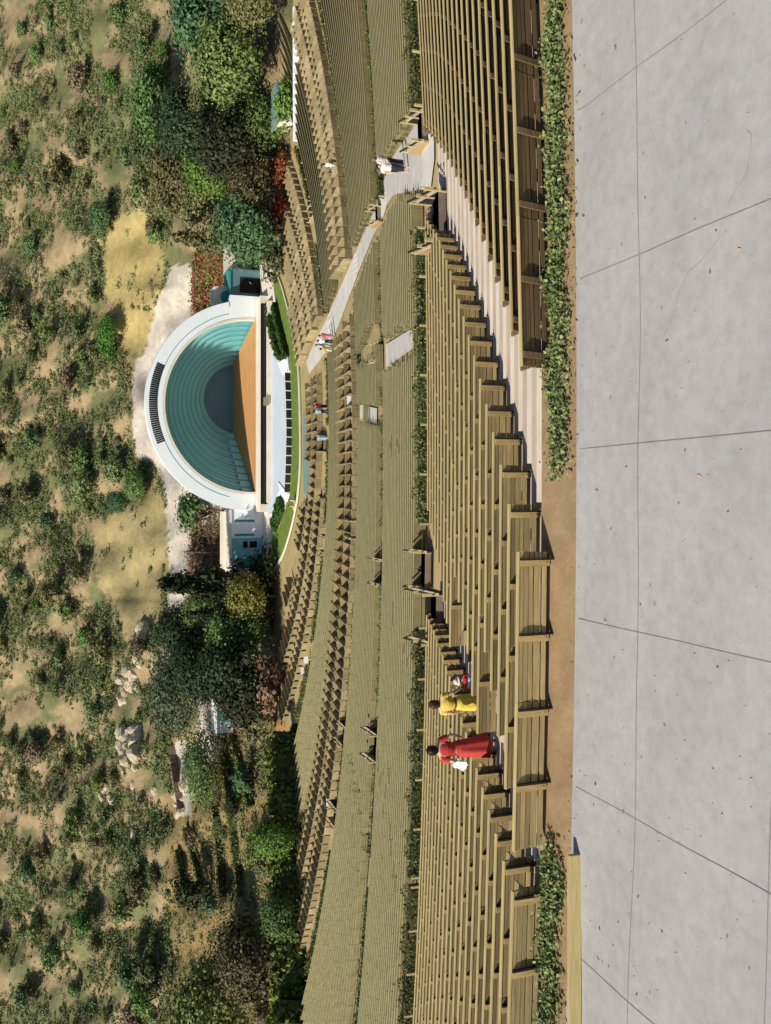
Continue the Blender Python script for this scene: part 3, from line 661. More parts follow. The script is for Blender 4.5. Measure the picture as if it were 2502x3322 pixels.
for t, segs, wd, hg, ls, dn, where in HS:
    for pa, pb_, nm in segs:
        hedge_line('hedge', tline(t, pa, pb_), wd, hg, LEAF['hedge'], f'{nm} stretch of leafy hedge {where}', 'hedges between the tiers', ls, dn)
    # rail fence behind each hedge, on the camera side
    f_ = tag(empty('rail_fence', S(t - .6, 0)), f'thin timber rail fence with short posts along the hedge {where}', 'fence')
    for pa, pb_, nm in segs:
        pts_ = tline(t - .62, pa, pb_, max(int(abs(X_at(pa, t) - X_at(pb_, t)) / 1.65), 2))
        for q in pts_:
            mb = MB(); z = q - f_.location; mb.box(z.x - .04, z.x + .04, z.y - .04, z.y + .04, 0, hg + .12 + z.z); mb.build('post', M['rail'], f_)
        mb = MB()
        for a, b_ in zip(pts_[:-1], pts_[1:]): mb.bar(a - f_.location + Vector((0, -.05, hg * .55)), b_ - f_.location + Vector((0, -.05, hg * .55)), .03, .05)
        mb.build('rail', M['rail'], f_)
def zl(pts, n=8):
    out = []
    for a, b_ in zip(pts[:-1], pts[1:]):
        for k in range(n): out.append(onz(a[0] + (b_[0] - a[0]) * k / n, a[1] + (b_[1] - a[1]) * k / n, ZG + .05))
    out.append(onz(*pts[-1], ZG + .05)); return out
hedge_line('clipped_hedge', zl([(882, 1000), (890, 1060), (905, 1120), (920, 1160)], 3), .7, .75, LEAF['hedge_trim'], 'inner clipped hedge right of the deck', 'clipped hedges by the deck', .13, 220)
hedge_line('clipped_hedge', zl([(900, 985), (913, 1050), (928, 1110), (940, 1158)], 3), .6, .75, LEAF['hedge_trim'], 'outer clipped hedge right of the deck, beside the lawn', 'clipped hedges by the deck', .13, 220)
hedge_line('clipped_hedge', zl([(922, 1628), (910, 1665), (893, 1712)], 3), 1.7, .6, LEAF['hedge_trim'], 'broad clipped hedge left of the deck', 'clipped hedges by the deck', .13, 420)

# ================================================================== VEGETATION
P, Fq = leaves(np.array(LITTER), .035 * (.5 + rng.random(len(LITTER))), np.tile([0, 0, 1.0], (len(LITTER), 1)), .5, .25)
tag(link('leaf_litter', leafmesh('leaf_litter', P, Fq, LEAF['dry'])), 'dry fallen leaves scattered on the grey terrace', 'leaf litter', kind='stuff')
def crown_broad(seed, nc=54, per=120, sig=.08, ls=.024, droop=0):
    g = np.random.default_rng(seed); d = g.normal(size=(nc, 3)); d /= np.linalg.norm(d, axis=1, keepdims=True)
    d[:, 2] = np.where(d[:, 2] < -.55, -d[:, 2], d[:, 2])
    rr = .30 + .12 * g.random((nc, 1)); c = d * rr * np.array([1, 1, .92]); c[:, 2] += .58
    C = []; N = []
    for k in range(nc):
        q = g.normal(size=(per, 3)) * sig * (0.7 + .6 * g.random()); 
        if droop: q[:, 2] = -abs(q[:, 2]) * droop
        C.append(c[k] + q); N.append(np.tile(d[k], (per, 1)) * .8 + q / sig * .5 + np.array([0, 0, .3]))
    return np.concatenate(C), np.concatenate(N), ls
def crown_conifer(seed, n=3600, ls=.026):
    g = np.random.default_rng(seed); nb_ = 90; C = []; N = []
    for k in range(nb_):
        h = .08 + .9 * (k / nb_) ** .9; r = .40 * (1 - h) ** .75 * (.7 + .5 * g.random()) + .02; a = g.random() * 6.283
        u = g.random(n // nb_) ** .7; q = np.stack([np.cos(a) * r * u, np.sin(a) * r * u, h - .10 * u * r / .3 + 0 * u], 1) + g.normal(size=(len(u), 3)) * .026
        C.append(q); N.append(np.tile([math.cos(a) * .6, math.sin(a) * .6, .7], (len(u), 1)))
    return np.concatenate(C), np.concatenate(N), ls
_tm = {}
def crown_mesh(kind, seed, lm):
    key = (kind, seed, lm)
    if key not in _tm:
        if kind == 'conifer': C, N, ls = crown_conifer(seed)
        elif kind == 'feather': C, N, ls = crown_broad(seed, 60, 100, .10, .018, 1.6)
        elif kind == 'shrub': C, N, ls = crown_broad(seed, 18, 44, .11, .06)
        else: C, N, ls = crown_broad(seed)
        P, Fq = leaves(C, ls * (.6 + .8 * rng.random(len(C))), N, .62, .6); _tm[key] = leafmesh('crown', P, Fq, LEAF[lm])
    return _tm[key]
_tr = {}
def trunk_mesh(kind, seed, pale=False):
    key = (kind, seed, pale)
    if key not in _tr:
        g = random.Random(seed); mb = MB(); b = g.uniform(-.05, .05)
        if kind == 'shrub':
            for k in range(4): a = g.uniform(0, 6.28); mb.tube([(0, 0, 0), (.12 * math.cos(a), .12 * math.sin(a), .3), (.25 * math.cos(a), .25 * math.sin(a), .6)], [.03, .02, .008], 5)
        else:
            top = .95 if kind == 'conifer' else .62
            mb.tube([(0, 0, -.03), (b * .4, b * .3, .2), (b, -b, .42), (b * 1.2, b, top)], [.032, .026, .018, .005], 7)
            if kind != 'conifer':
                for k in range(6):
                    a = g.uniform(0, 6.28); z = g.uniform(.25, .45); r = g.uniform(.2, .33)
                    mb.tube([(b * .6, -b * .3, z), (r * .5 * math.cos(a), r * .5 * math.sin(a), z + .12), (r * math.cos(a), r * math.sin(a), z + .28)], [.015, .010, .003], 5)
        _tr[key] = mb.mesh('trunk', M['bark_pale' if pale else 'bark'], True)
    return _tr[key]
ntree = [0]
def tree(name, p, hgt, wid, kind, lm, label, cat='tree', group=None, seed=None, pale=False):
    seed = (ntree[0] * 7) % 4 if seed is None else seed; ntree[0] += 1
    e = empty(name, p - Vector((0, 0, .15)), random.uniform(0, 6.28)); e.scale = (wid * 1.08, wid * 1.08, hgt)
    tag(e, label, cat, group)
    link('trunk', trunk_mesh(kind, seed, pale), e); link('crown', crown_mesh(kind, seed, lm), e); return e
def ptree(name, ptop, pbase, py, wpy, kind, lm, label, cat='tree', group=None, pale=False, base=None):
    g = base or (ground(pbase, py) if pbase > pxb(py) else hill(pbase, py))
    dep = g.y * CT + (CZ - g.z) * ST; top = at(ptop, py, g.y); h = max(top.z - g.z, .8)
    return tree(name, g, h, wpy / F * dep * 1.22, kind, lm, label, cat, group, pale=pale)
TR = [
 ('leafy_tree', 705, 928, 752, 195, 'broad', 'blue', 'large blue-green leafy tree next to the right stage forecourt'),
 ('leafy_tree', 740, 928, 640, 150, 'broad', 'olive', 'olive leafy tree beside the large blue-green tree'),
 ('leafy_tree', 600, 800, 555, 150, 'broad', 'bright', 'bright green tree catching the sun in the right grove'),
 ('fir_tree', 555, 765, 785, 130, 'conifer', 'olive', 'dark pointed conifer behind the large blue-green tree'),
 ('leafy_tree', 590, 740, 660, 170, 'broad', 'olive', 'olive round tree under the golden slope'),
 ('leafy_tree', 480, 650, 590, 190, 'broad', 'olive', 'brownish-green tree at the upper edge of the right grove'),
 ('leafy_tree', 505, 700, 420, 190, 'broad', 'dark', 'dark spreading tree in the middle of the right grove'),
 ('leafy_tree', 620, 790, 370, 160, 'broad', 'olive', 'olive tree above the pale-trunked tree'),
 ('eucalyptus_tree', 760, 915, 440, 190, 'feather', 'green', 'feathery tree with pale leaning trunk at the right grove edge'),
 ('leafy_tree', 700, 860, 320, 140, 'broad', 'green', 'green tree at the right end of the grove'),
 ('leafy_tree', 650, 905, 500, 170, 'broad', 'dark', 'dark shaded tree deep in the right grove'),
 ('leafy_tree', 560, 860, 470, 150, 'broad', 'dark', 'tall dark tree deep in the right grove'),
 ('leafy_tree', 425, 600, 345, 190, 'broad', 'green', 'green tree high on the right hillside'),
 ('leafy_tree', 415, 540, 480, 150, 'broad', 'olive', 'small olive tree high on the right hillside'),
 ('leafy_tree', 620, 900, 215, 200, 'broad', 'green', 'broad green tree beyond the grove, far right'),
 ('leafy_tree', 560, 860, 90, 220, 'broad', 'blue', 'tall blue-green tree at the far right'),
 ('leafy_tree', 730, 930, 20, 150, 'broad', 'olive', 'olive tree at the outermost right of the seating'),
 ('creeper_shrub', 890, 962, 330, 90, 'shrub', 'bright', 'bright green creeper clump beside the right seating wall'),
 ('creeper_shrub', 885, 950, 400, 90, 'shrub', 'bright', 'bright green creeper clump under the feathery tree'),
 ('leafy_shrub', 868, 935, 560, 90, 'shrub', 'red', 'reddish flowering shrub at the foot of the right grove'),
 ('leafy_shrub', 875, 935, 690, 80, 'shrub', 'red', 'reddish flowering shrub beside the lower right boxes'),
 ('leafy_shrub', 850, 925, 850, 100, 'shrub', 'olive', 'olive shrub at the end of the right forecourt'),
 ('cypress_tree', 515, 872, 1885, 190, 'conifer', 'dark', 'tall black-green cypress left of the stage wing'),
 ('leafy_shrub', 825, 892, 1835, 110, 'shrub', 'dark', 'low black-green shrub at the foot of the left wing'),
 ('fir_tree', 600, 890, 1985, 120, 'conifer', 'dark', 'dark ragged conifer left of the yellow-green tree'),
 ('leafy_tree', 735, 900, 1935, 130, 'broad', 'lime', 'yellow-green sunlit tree in front of the cypress'),
 ('leafy_tree', 505, 715, 2040, 140, 'broad', 'dark', 'dark tree with a bare pole-like trunk before the left slope'),
 ('leafy_tree', 650, 885, 2050, 190, 'feather', 'green', 'green feathery tree left of the cypress'),
 ('leafy_tree', 600, 730, 1975, 100, 'broad', 'green', 'small green tree behind the cypress'),
 ('pepper_tree', 465, 660, 2230, 240, 'feather', 'grey', 'big grey-green feathery tree under the rocky gully'),
 ('leafy_tree', 545, 750, 2160, 170, 'broad', 'dark', 'dark round tree beside the grey-green feathery tree'),
 ('leafy_tree', 660, 905, 2150, 200, 'broad', 'dark', 'dark tree above the left end of the boxes'),
 ('leafy_tree', 690, 905, 2250, 170, 'broad', 'dark', 'dark tree beside the small white shed'),
 ('pepper_tree', 575, 735, 2480, 200, 'feather', 'green', 'green drooping tree over the pale left road'),
 ('dry_shrub', 820, 925, 2210, 130, 'shrub', 'dry', 'dry straw-coloured shrub above the left boxes'),
 ('leafy_shrub', 780, 900, 2320, 120, 'shrub', 'olive', 'olive shrub below the small white shed'),
 ('leafy_tree', 820, 980, 2715, 110, 'broad', 'bright', 'tall bright green tree in the left hedge'),
 ('leafy_tree', 845, 990, 2960, 120, 'broad', 'green', 'last green tree of the left hedge'),
 ('leafy_tree', 700, 960, 3080, 200, 'broad', 'olive', 'olive tree on the far left slope'),
 ('leafy_tree', 560, 840, 3240, 240, 'broad', 'green', 'big green tree at the outermost left'),
 ('leafy_shrub', 560, 690, 2880, 90, 'shrub', 'dark', 'dark shrub on the terraced left hillside'),
 ('leafy_shrub', 730, 770, 2610, 60, 'shrub', 'dark', 'small dark shrub amid the terraced left hillside'),
 ('leafy_shrub', 575, 690, 1660, 100, 'shrub', 'green', 'round dark-green bush on the bank beside the shell'),
 ('leafy_tree', 290, 375, 712, 95, 'broad', 'blue', 'dark green round tree at the top edge of golden slope'),
 ('leafy_tree', 315, 395, 1090, 115, 'broad', 'bright', 'bright green tree on the hill right of the shell top'),
 ('leafy_tree', 400, 490, 1575, 85, 'broad', 'green', 'green tree at the right edge of the grey-gold left slope'),
 ('leafy_tree', 350, 420, 1630, 60, 'broad', 'blue', 'small dark tree at the top of the grey-gold left slope'),
]
for a in TR: ptree(a[0], a[1], a[2], a[3], a[4], a[5], a[6], a[7], 'shrub' if 'shrub' in a[0] else 'tree', pale=a[0].startswith('euc'))
# shrubs on the hillsides, each its own thing
zones = [(600, 'at the far right above the grove'), (1000, 'above the golden slope'), (1250, 'to the right above the shell'), (1500, 'straight above the shell'), (1850, 'above the grey-gold left slope'), (2150, 'above the dark trees'), (2500, 'above the rocky gully'), (2935, 'above the terraced hillside'), (9999, 'at the far left')]
cand = []
while len(cand) < 13000:
    px, py = random.uniform(-40, 560), random.uniform(-60, 3400)
    if py > 2380 and random.random() < .12: px = random.uniform(540, 900)
    if inpoly(px, py, ROAD) or inpoly(px, py, ROAD2) or inpoly(px, py, ROAD3): continue
    if (inpoly(px, py, GOLD) or inpoly(px, py, OCHRE)) and random.random() > .06: continue
    if mn.fractal(Vector((px * .008, py * .008, 9.1)), .8, 2.0, 4) < random.uniform(-.40, .18): continue
    cand.append((px, py))
random.shuffle(cand); big = sorted(cand[:300]); uniq = []
for px, py in big:
    g = hill(px, py); wdt = random.choice([1.2, 1.6, 2.0, 2.6, 3.4, 4.8]) * (.7 if px > 540 else 1); lm = random.choices(['scrub', 'sage', 'green', 'olive', 'blue', 'bright'], [5, 3, 3, 3, 2, 1])[0]
    if inpoly(px, py, GOLD) or inpoly(px, py, OCHRE): wdt = 1.0; lm = 'scrub'
    z = next(n_ for lim, n_ in zones if py < lim)
    nmn = {'scrub': 'dull green', 'sage': 'brown-grey', 'green': 'green', 'olive': 'olive', 'blue': 'blue-green', 'bright': 'bright green'}[lm]
    sz = 'small' if wdt < 2 else ('large' if wdt > 3 else 'mid-sized')
    where = z if px < 540 else 'on the terraced left hillside'
    e = tree('hillside_shrub', g, wdt * random.uniform(.65, .95), wdt, 'shrub', lm, f'{sz} {nmn} shrub {where}', 'shrub', f'{sz} {nmn} shrubs {where}'); uniq.append((py, e))
def single_out(lst):
    by = {}
    for py, e in sorted(lst, key=lambda q: q[0]): by.setdefault(e['label'], []).append(e)
    for lb, es in by.items():
        if len(es) > 1:
            for k, e in enumerate(es): e['label'] = f'{lb}, {ordn(k + 1)} from the right'
single_out(uniq)
C, N, Sz = [], [], []
for px, py in cand[300:]:
    g = np.array(hill(px, py)); r = random.uniform(.3, 1.15); k = 26
    q = np.random.default_rng(abs(int(px * 7 + py))).normal(size=(k, 3)) * r * .5; q[:, 2] = abs(q[:, 2]) * .8; C.append(g + q); N.append(q + np.array([0, 0, .3])); Sz.append(np.full(k, .18) * (.6 + .8 * rng.random(k)))
P, Fq = leaves(np.concatenate(C), np.concatenate(Sz), np.concatenate(N), .6, .6)
tag(link('hillside_scrub', leafmesh('hillside_scrub', P, Fq, LEAF['scrub'])), 'low dry scrub scattered over the brown hillsides', 'scrub', kind='stuff')
def cover(name, poly, n, lm, label, sz=.2, hgt=.5):
    xs_, ys_ = [p[0] for p in poly], [p[1] for p in poly]; C = []
    while len(C) < n:
        px, py = random.uniform(min(xs_), max(xs_)), random.uniform(min(ys_), max(ys_))
        if inpoly(px, py, poly): g = hill(px, py); C.append((g.x + random.gauss(0, .1), g.y + random.gauss(0, .1), g.z + abs(random.gauss(0, hgt))))
    P, Fq = leaves(np.array(C), sz * (.6 + .8 * rng.random(n)), np.tile([0, -.5, 1.0], (n, 1)), .6, .7)
    tag(link(name, leafmesh(name, P, Fq, LEAF[lm])), label, 'ground cover', kind='stuff')
RB = [(640, 815), (735, 830), (728, 950), (700, 1020), (690, 1046), (636, 1050), (630, 930)]
cover('flowering_bank', RB, 2600, 'red', 'red flowering creeper on the bank right of the shell')
cover('green_bank', RB, 3600, 'green', 'green leaves among red flowers right of the shell')
LB = [(620, 1640), (740, 1650), (745, 1900), (700, 1960), (618, 1960), (614, 1840), (626, 1712)]
cover('dry_bank', LB, 3800, 'sage', 'brown-green creeper on the bank behind the left wing')
cover('creeper_bank', LB, 700, 'red', 'reddish creeper on the bank behind the left wing')
TB = [(560, 2700), (640, 2660), (720, 2440), (880, 2400), (900, 2940), (940, 3322), (560, 3322)]
cover('terrace_weeds', TB, 8000, 'sage', 'brown weeds covering the terraced left hillside', .13, .14)
cover('terrace_grass', TB, 7000, 'scrub', 'dull green weeds covering the terraced left hillside', .13, .14)
hedge_line('tall_hedge', [ground(float(np.interp(q, [2385, 2600, 2935, 3322], [958, 972, 985, 992])), q) for q in np.linspace(2385, 3322, 26)], 2.0, 3.0, LEAF['bright'], 'long tall bright-green hedge between the left boxes and the terraced hillside', None, .26, 150)
# low green hedges along the terraces
for k, (a, b_) in enumerate([((737, 2450), (793, 2899)), ((765, 2389), (826, 2614)), ((587, 2754), (620, 2932)), ((615, 2684), (681, 2928)), ((709, 2614), (737, 2918))]):
    hedge_line('terrace_hedge', [hill(a[0] + (b_[0] - a[0]) * q, a[1] + (b_[1] - a[1]) * q) for q in np.linspace(0, 1, 12)], 1.0, 1.0, LEAF['lime'], f"thin light-green hedge, {('fourth from the top', 'lowest', 'uppermost', 'second from the top', 'middle one')[k]} on the left terraces", 'terrace hedges', .16, 50)
# boulders and the pale rock face
def boulder(p, r, label, seed, group='pale boulders on the left hill', rz=None):
    g = random.Random(seed); bm = bmesh.new(); bmesh.ops.create_icosphere(bm, subdivisions=2, radius=1)
    sx_, sy_, sz_ = g.uniform(.8, 1.3), g.uniform(.7, 1.1), g.uniform(.6, 1.0)
    for v in bm.verts:
        d = 1 + .22 * math.sin(v.co.x * 3 + seed) * math.sin(v.co.y * 4 + seed * 2) + .12 * g.uniform(-1, 1)
        v.co = Vector((v.co.x * sx_, v.co.y * sy_, v.co.z * sz_)) * d * r
    me_ = bpy.data.meshes.new('boulder'); bm.to_mesh(me_); bm.free(); me_.materials.append(M['rock'])
    return tag(link('boulder', me_, None, p), label, 'rock', group)
bl = []
for k in range(26): t_ = random.random(); bl.append((400 + 80 * (1 - t_) + random.gauss(0, 12), 2010 + 270 * t_, random.uniform(.5, 1.3), 'in the pale gully left of the grey-gold slope'))
for k in range(14): bl.append((random.uniform(385, 455), random.uniform(2360, 2470), random.uniform(1.0, 1.9), 'in the pale rock outcrop above the left road'))
for k in range(26): bl.append((random.uniform(255, 600), random.uniform(2460, 2760), random.uniform(.35, 1.1), 'scattered over the far left hill'))
for k in range(8): bl.append((random.uniform(560, 600), random.uniform(2540, 2650), random.uniform(.4, .8), 'beside the end of the left road'))
uniq2 = []
for k, (px, py, r, wh) in enumerate(bl):
    uniq2.append((py, boulder(hill(px, py), r, f"{'big' if r > .9 else 'small'} pale boulder {wh}", k, f"{'big' if r > .9 else 'small'} boulders {wh}")))
single_out(uniq2)
# dark retaining wall by the left road, pale kerb of the hill road
mb = MB(); pp = [hill(564 + 33 * q, 2417 + 206 * q) for q in np.linspace(0, 1, 8)]
for a, b_ in zip(pp[:-1], pp[1:]): mb.bar(a + Vector((0, 0, .3)), b_ + Vector((0, 0, .3)), .4, 1.3)
tag(mb.build('retaining_wall', M['bark']), 'long low dark retaining wall above the left road', 'wall')
g = hill(735, 2320); sh = tag(empty('shed', g), 'small white shed with a flat roof among the left trees', 'shed')
mb = MB(); mb.box(-2.0, 2.0, -1.4, 1.4, -.6, 1.6); mb.build('wall', M['deck'], sh); mb = MB(); mb.box(-2.2, 2.2, -1.7, 1.7, 1.6, 1.8); mb.build('roof', M['white'], sh)
mb = MB(); mb.box(-.4, .5, -1.46, -1.41, -.5, 1.2); mb.build('door', M['aqua'], sh)
# poles on the left hill
for k, (a, b_, wh) in enumerate([((560, 2015), (730, 2012), 'behind the dark left trees'), ((595, 1790), (735, 1795), 'on the bank behind the left wing')]):
    gq = hill(b_[0], b_[1]); tp = at(a[0], a[1], gq.y); mb = MB(); mb.tube([Vector((0, 0, -.5)), tp - gq], [.12, .08], 7); tag(mb.build('utility_pole', M['bark'], None, False, gq), f'thin dark pole {wh}', 'pole')

# ivy behind the last bench row
def ivy(name, x0, x1, label, n=5200):
    C = []
    for _ in range(n):
        x = random.uniform(x0, x1); t = 12.70 - abs(random.gauss(0, .20)) - (.10 * math.sin(x * 1.7) ** 2); tt = max(t, 11.9)
        if random.random() > min(1, (min(x - x0, x1 - x) + .15) * 1.2): continue
        C.append((x, tt + kk(tt) * (x - 1.5) ** 2, CZ - 8.0 + abs(random.gauss(0, .09)) + .02 + .07 * abs(math.sin(x * 2.3 + tt * 3))))
    C = np.array(C); P, Fq = leaves(C, .034 * (.5 + rng.random(len(C))), np.tile([0, -.3, 1.0], (len(C), 1)), .65, .8)
    tag(link(name, leafmesh(name, P, Fq, LEAF['ivy'])), label, 'ground cover', kind='stuff')
ivy('ivy_bed', X_at(1560, 12.3), 9.4, 'sunny ivy bed behind the last right bench row', 9000)
ivy('ivy_bed', -9.6, X_at(2735, 12.3), 'sunny ivy bed at the left end of the last bench row', 3600)
mb = MB(); a = S(12.0, -10); b_ = S(12.0, X_at(2760, 12)); mb.box(-10, b_.x, 11.98, 12.06, CZ - 8.0, CZ - 7.80); tag(mb.build('timber_edging', M['rail']), 'yellow timber edging of the left ivy bed', 'edging')

# ================================================================== STAIR ENTRANCES (timber parapets round openings in the slope)
def entrance(p, rz, wdt, L, label, hgt=.6, lean=.0):
    e = tag(empty('stair_entrance', p, rz), label, 'stair entrance', 'stair entrances between the tiers')
    mb = MB(); mb.box(-wdt / 2 + .05, wdt / 2 - .05, 0, L, .02, .06); mb.build('pit_shade', M['dark'], e)  # black sheet on the uncut slope, painting the shade down the stairwell
    for s_ in (-1, 1):
        mb = MB(); x = s_ * wdt / 2; mb.add([(x - .04, 0, .0), (x + .04, 0, .0), (x + .04, L, 0), (x - .04, L, 0), (x - .04, 0, hgt * .45), (x + .04, 0, hgt * .45), (x + .04, L, hgt), (x - .04, L, hgt)], [(0, 1, 2, 3), (4, 7, 6, 5), (0, 4, 5, 1), (1, 5, 6, 2), (2, 6, 7, 3), (3, 7, 4, 0)])
        sw = mb.build('side_wall', M['black_panel'] if s_ > 0 else M['strap'], e)
        mb = MB(); mb.bar((x, -.05, hgt * .45 + .05), (x, L + .05, hgt + .03), .09, .04); mb.build('cap', M['concrete'], sw)
        for y in (0.06, L * .5, L - .06):
            mb = MB(); mb.box(x - .05 - .02 * s_, x + .05 - .02 * s_, y - .04, y + .04, 0, hgt + .25); mb.build('post', M['rail'], e)
        mb = MB(); mb.bar((x, 0, hgt * .8), (x, L, hgt + .3), .05, .06); mb.build('handrail', M['iron_shade'], e)
        for k in range(3): mb = MB(); mb.box(-wdt / 2 + .06, wdt / 2 - .06, L * .1 + k * .3, L * .1 + k * .3 + .25, .06, .12 + .1 * (2 - k)); mb.build('step', M['concrete'], e)
    return e
for px, py, wdt, L, lb in [
 (1462, 700, 1.7, 1.3, 'dark-sided stair entrance at the foot of the wide stairs'), (1398, 410, 1.3, 1.1, 'timber stair entrance beside the broad white walkway'),
 (1452, 2010, 1.7, 1.5, 'dark stair entrance at the foot of the narrow left aisle'), (1408, 1850, 1.5, 1.0, 'timber stair entrance right of the narrow left aisle'),
 (1265, 1860, 1.6, 1.6, 'stair entrance in the second hedge, left of centre'), (1243, 692, 1.1, 1.0, 'stair entrance beside the diagonal white walkway'),
 (1240, 2430, 1.8, 1.6, 'stair entrance in the second hedge, under the women'), (1165, 1720, 1.5, 1.5, 'stair entrance behind the upper boxes, left of centre'),
 (1130, 2390, 1.8, 1.5, 'stair entrance behind the upper boxes, far left'), (1105, 2660, 1.8, 1.5, 'pale stair entrance at the left end of the boxes'),
 (1110, 505, 1.6, 1.5, 'stair entrance behind the upper boxes, far right'), (1072, 1775, 1.6, 1.6, 'stair entrance above the lower boxes, left of centre'),
 (1062, 1440, 1.6, 1.6, 'stair entrance above the lower boxes, below the stage'), (1245, 1140, 1.2, .9, 'dark gate at the small white landing'), (1030, 670, 1.6, 1.5, 'stair entrance above the lower right boxes')]:
    g = ground(px, py); t = t_of(g.x, g.y); entrance(g + Vector((0, 0, .03)), math.atan(max(min(slope(t, g.x), 1), -1)), wdt, L, lb)
# small white signs on the box fronts
for k, (px, py, wh) in enumerate([(1087, 2600, 'far left end of the boxes'), (1055, 2690, 'left end box wall'), (1010, 2140, 'lower left box wall'), (1000, 2175, 'lowest left box wall'), (1156, 1300, 'hedge below the small landing'), (1130, 855, 'diagonal walkway, right boxes'), (1102, 560, 'upper right boxes')]):
    g = ground(px, py); mb = MB(); mb.box(-.36, .36, -.02, .02, .35, .80); mb.box(-.04, .04, -.015, .015, 0, .35); tag(mb.build('sign_board', M['white'], None, False, g), f'small blank white board by the {wh}', 'sign')

# ================================================================== PEOPLE
HAIRM = {'dark': mat('dark_hair', (.02, .014, .012), (.01, .008, .007), 12, .5), 'brown': mat('brown_hair', (.09, .045, .025), (.045, .022, .012), 12, .5), 'grey': mat('grey_hair', (.18, .16, .14), (.1, .09, .08), 12, .6), 'straw': mat('straw_hat', (.75, .68, .58), (.6, .52, .43), 14, .8)}
STAND = dict(pel=(0, 0, .53), ab=(0, .005, .62), ch=(0, 0, .72), uc=(0, 0, .79), nk=(0, .0, .845), hb=(0, .012, .885), ht=(0, .012, .945),
  sl=(-.10, 0, .80), el=(-.135, -.015, .64), wl=(-.135, .03, .50), pl=(-.135, .045, .455), sr=(.10, 0, .80), er=(.135, -.015, .64), wr=(.135, .03, .50), pr=(.135, .045, .455),
  hl=(-.052, 0, .50), kl=(-.055, .012, .28), al=(-.055, 0, .05), tl=(-.062, .085, .016), hr=(.052, 0, .50), kr=(.055, .012, .28), ar=(.055, 0, .05), tr=(.062, .085, .016))
SIT = dict(STAND, pel=(0, 0, .06), ab=(0, -.01, .15), ch=(0, -.01, .25), uc=(0, 0, .32), nk=(0, 0, .375), hb=(0, .012, .415), ht=(0, .012, .475), sl=(-.10, 0, .33), el=(-.14, -.03, .17), wl=(-.12, .08, .10), pl=(-.11, .12, .09),
  sr=(.10, 0, .33), er=(.14, -.03, .17), wr=(.12, .08, .10), pr=(.11, .12, .09), hl=(-.055, .01, .06), kl=(-.07, .22, .12), al=(-.06, .42, .03), tl=(-.065, .46, .09), hr=(.055, .01, .06), kr=(.07, .22, .12), ar=(.06, .42, .03), tr=(.065, .46, .09))
RADII = dict(pel=.082, ab=.072, ch=.082, uc=.072, nk=.030, hb=.048, ht=.046, s=.038, e=.026, w=.016, p=.019, h=.056, k=.037, a=.021, t=.017)
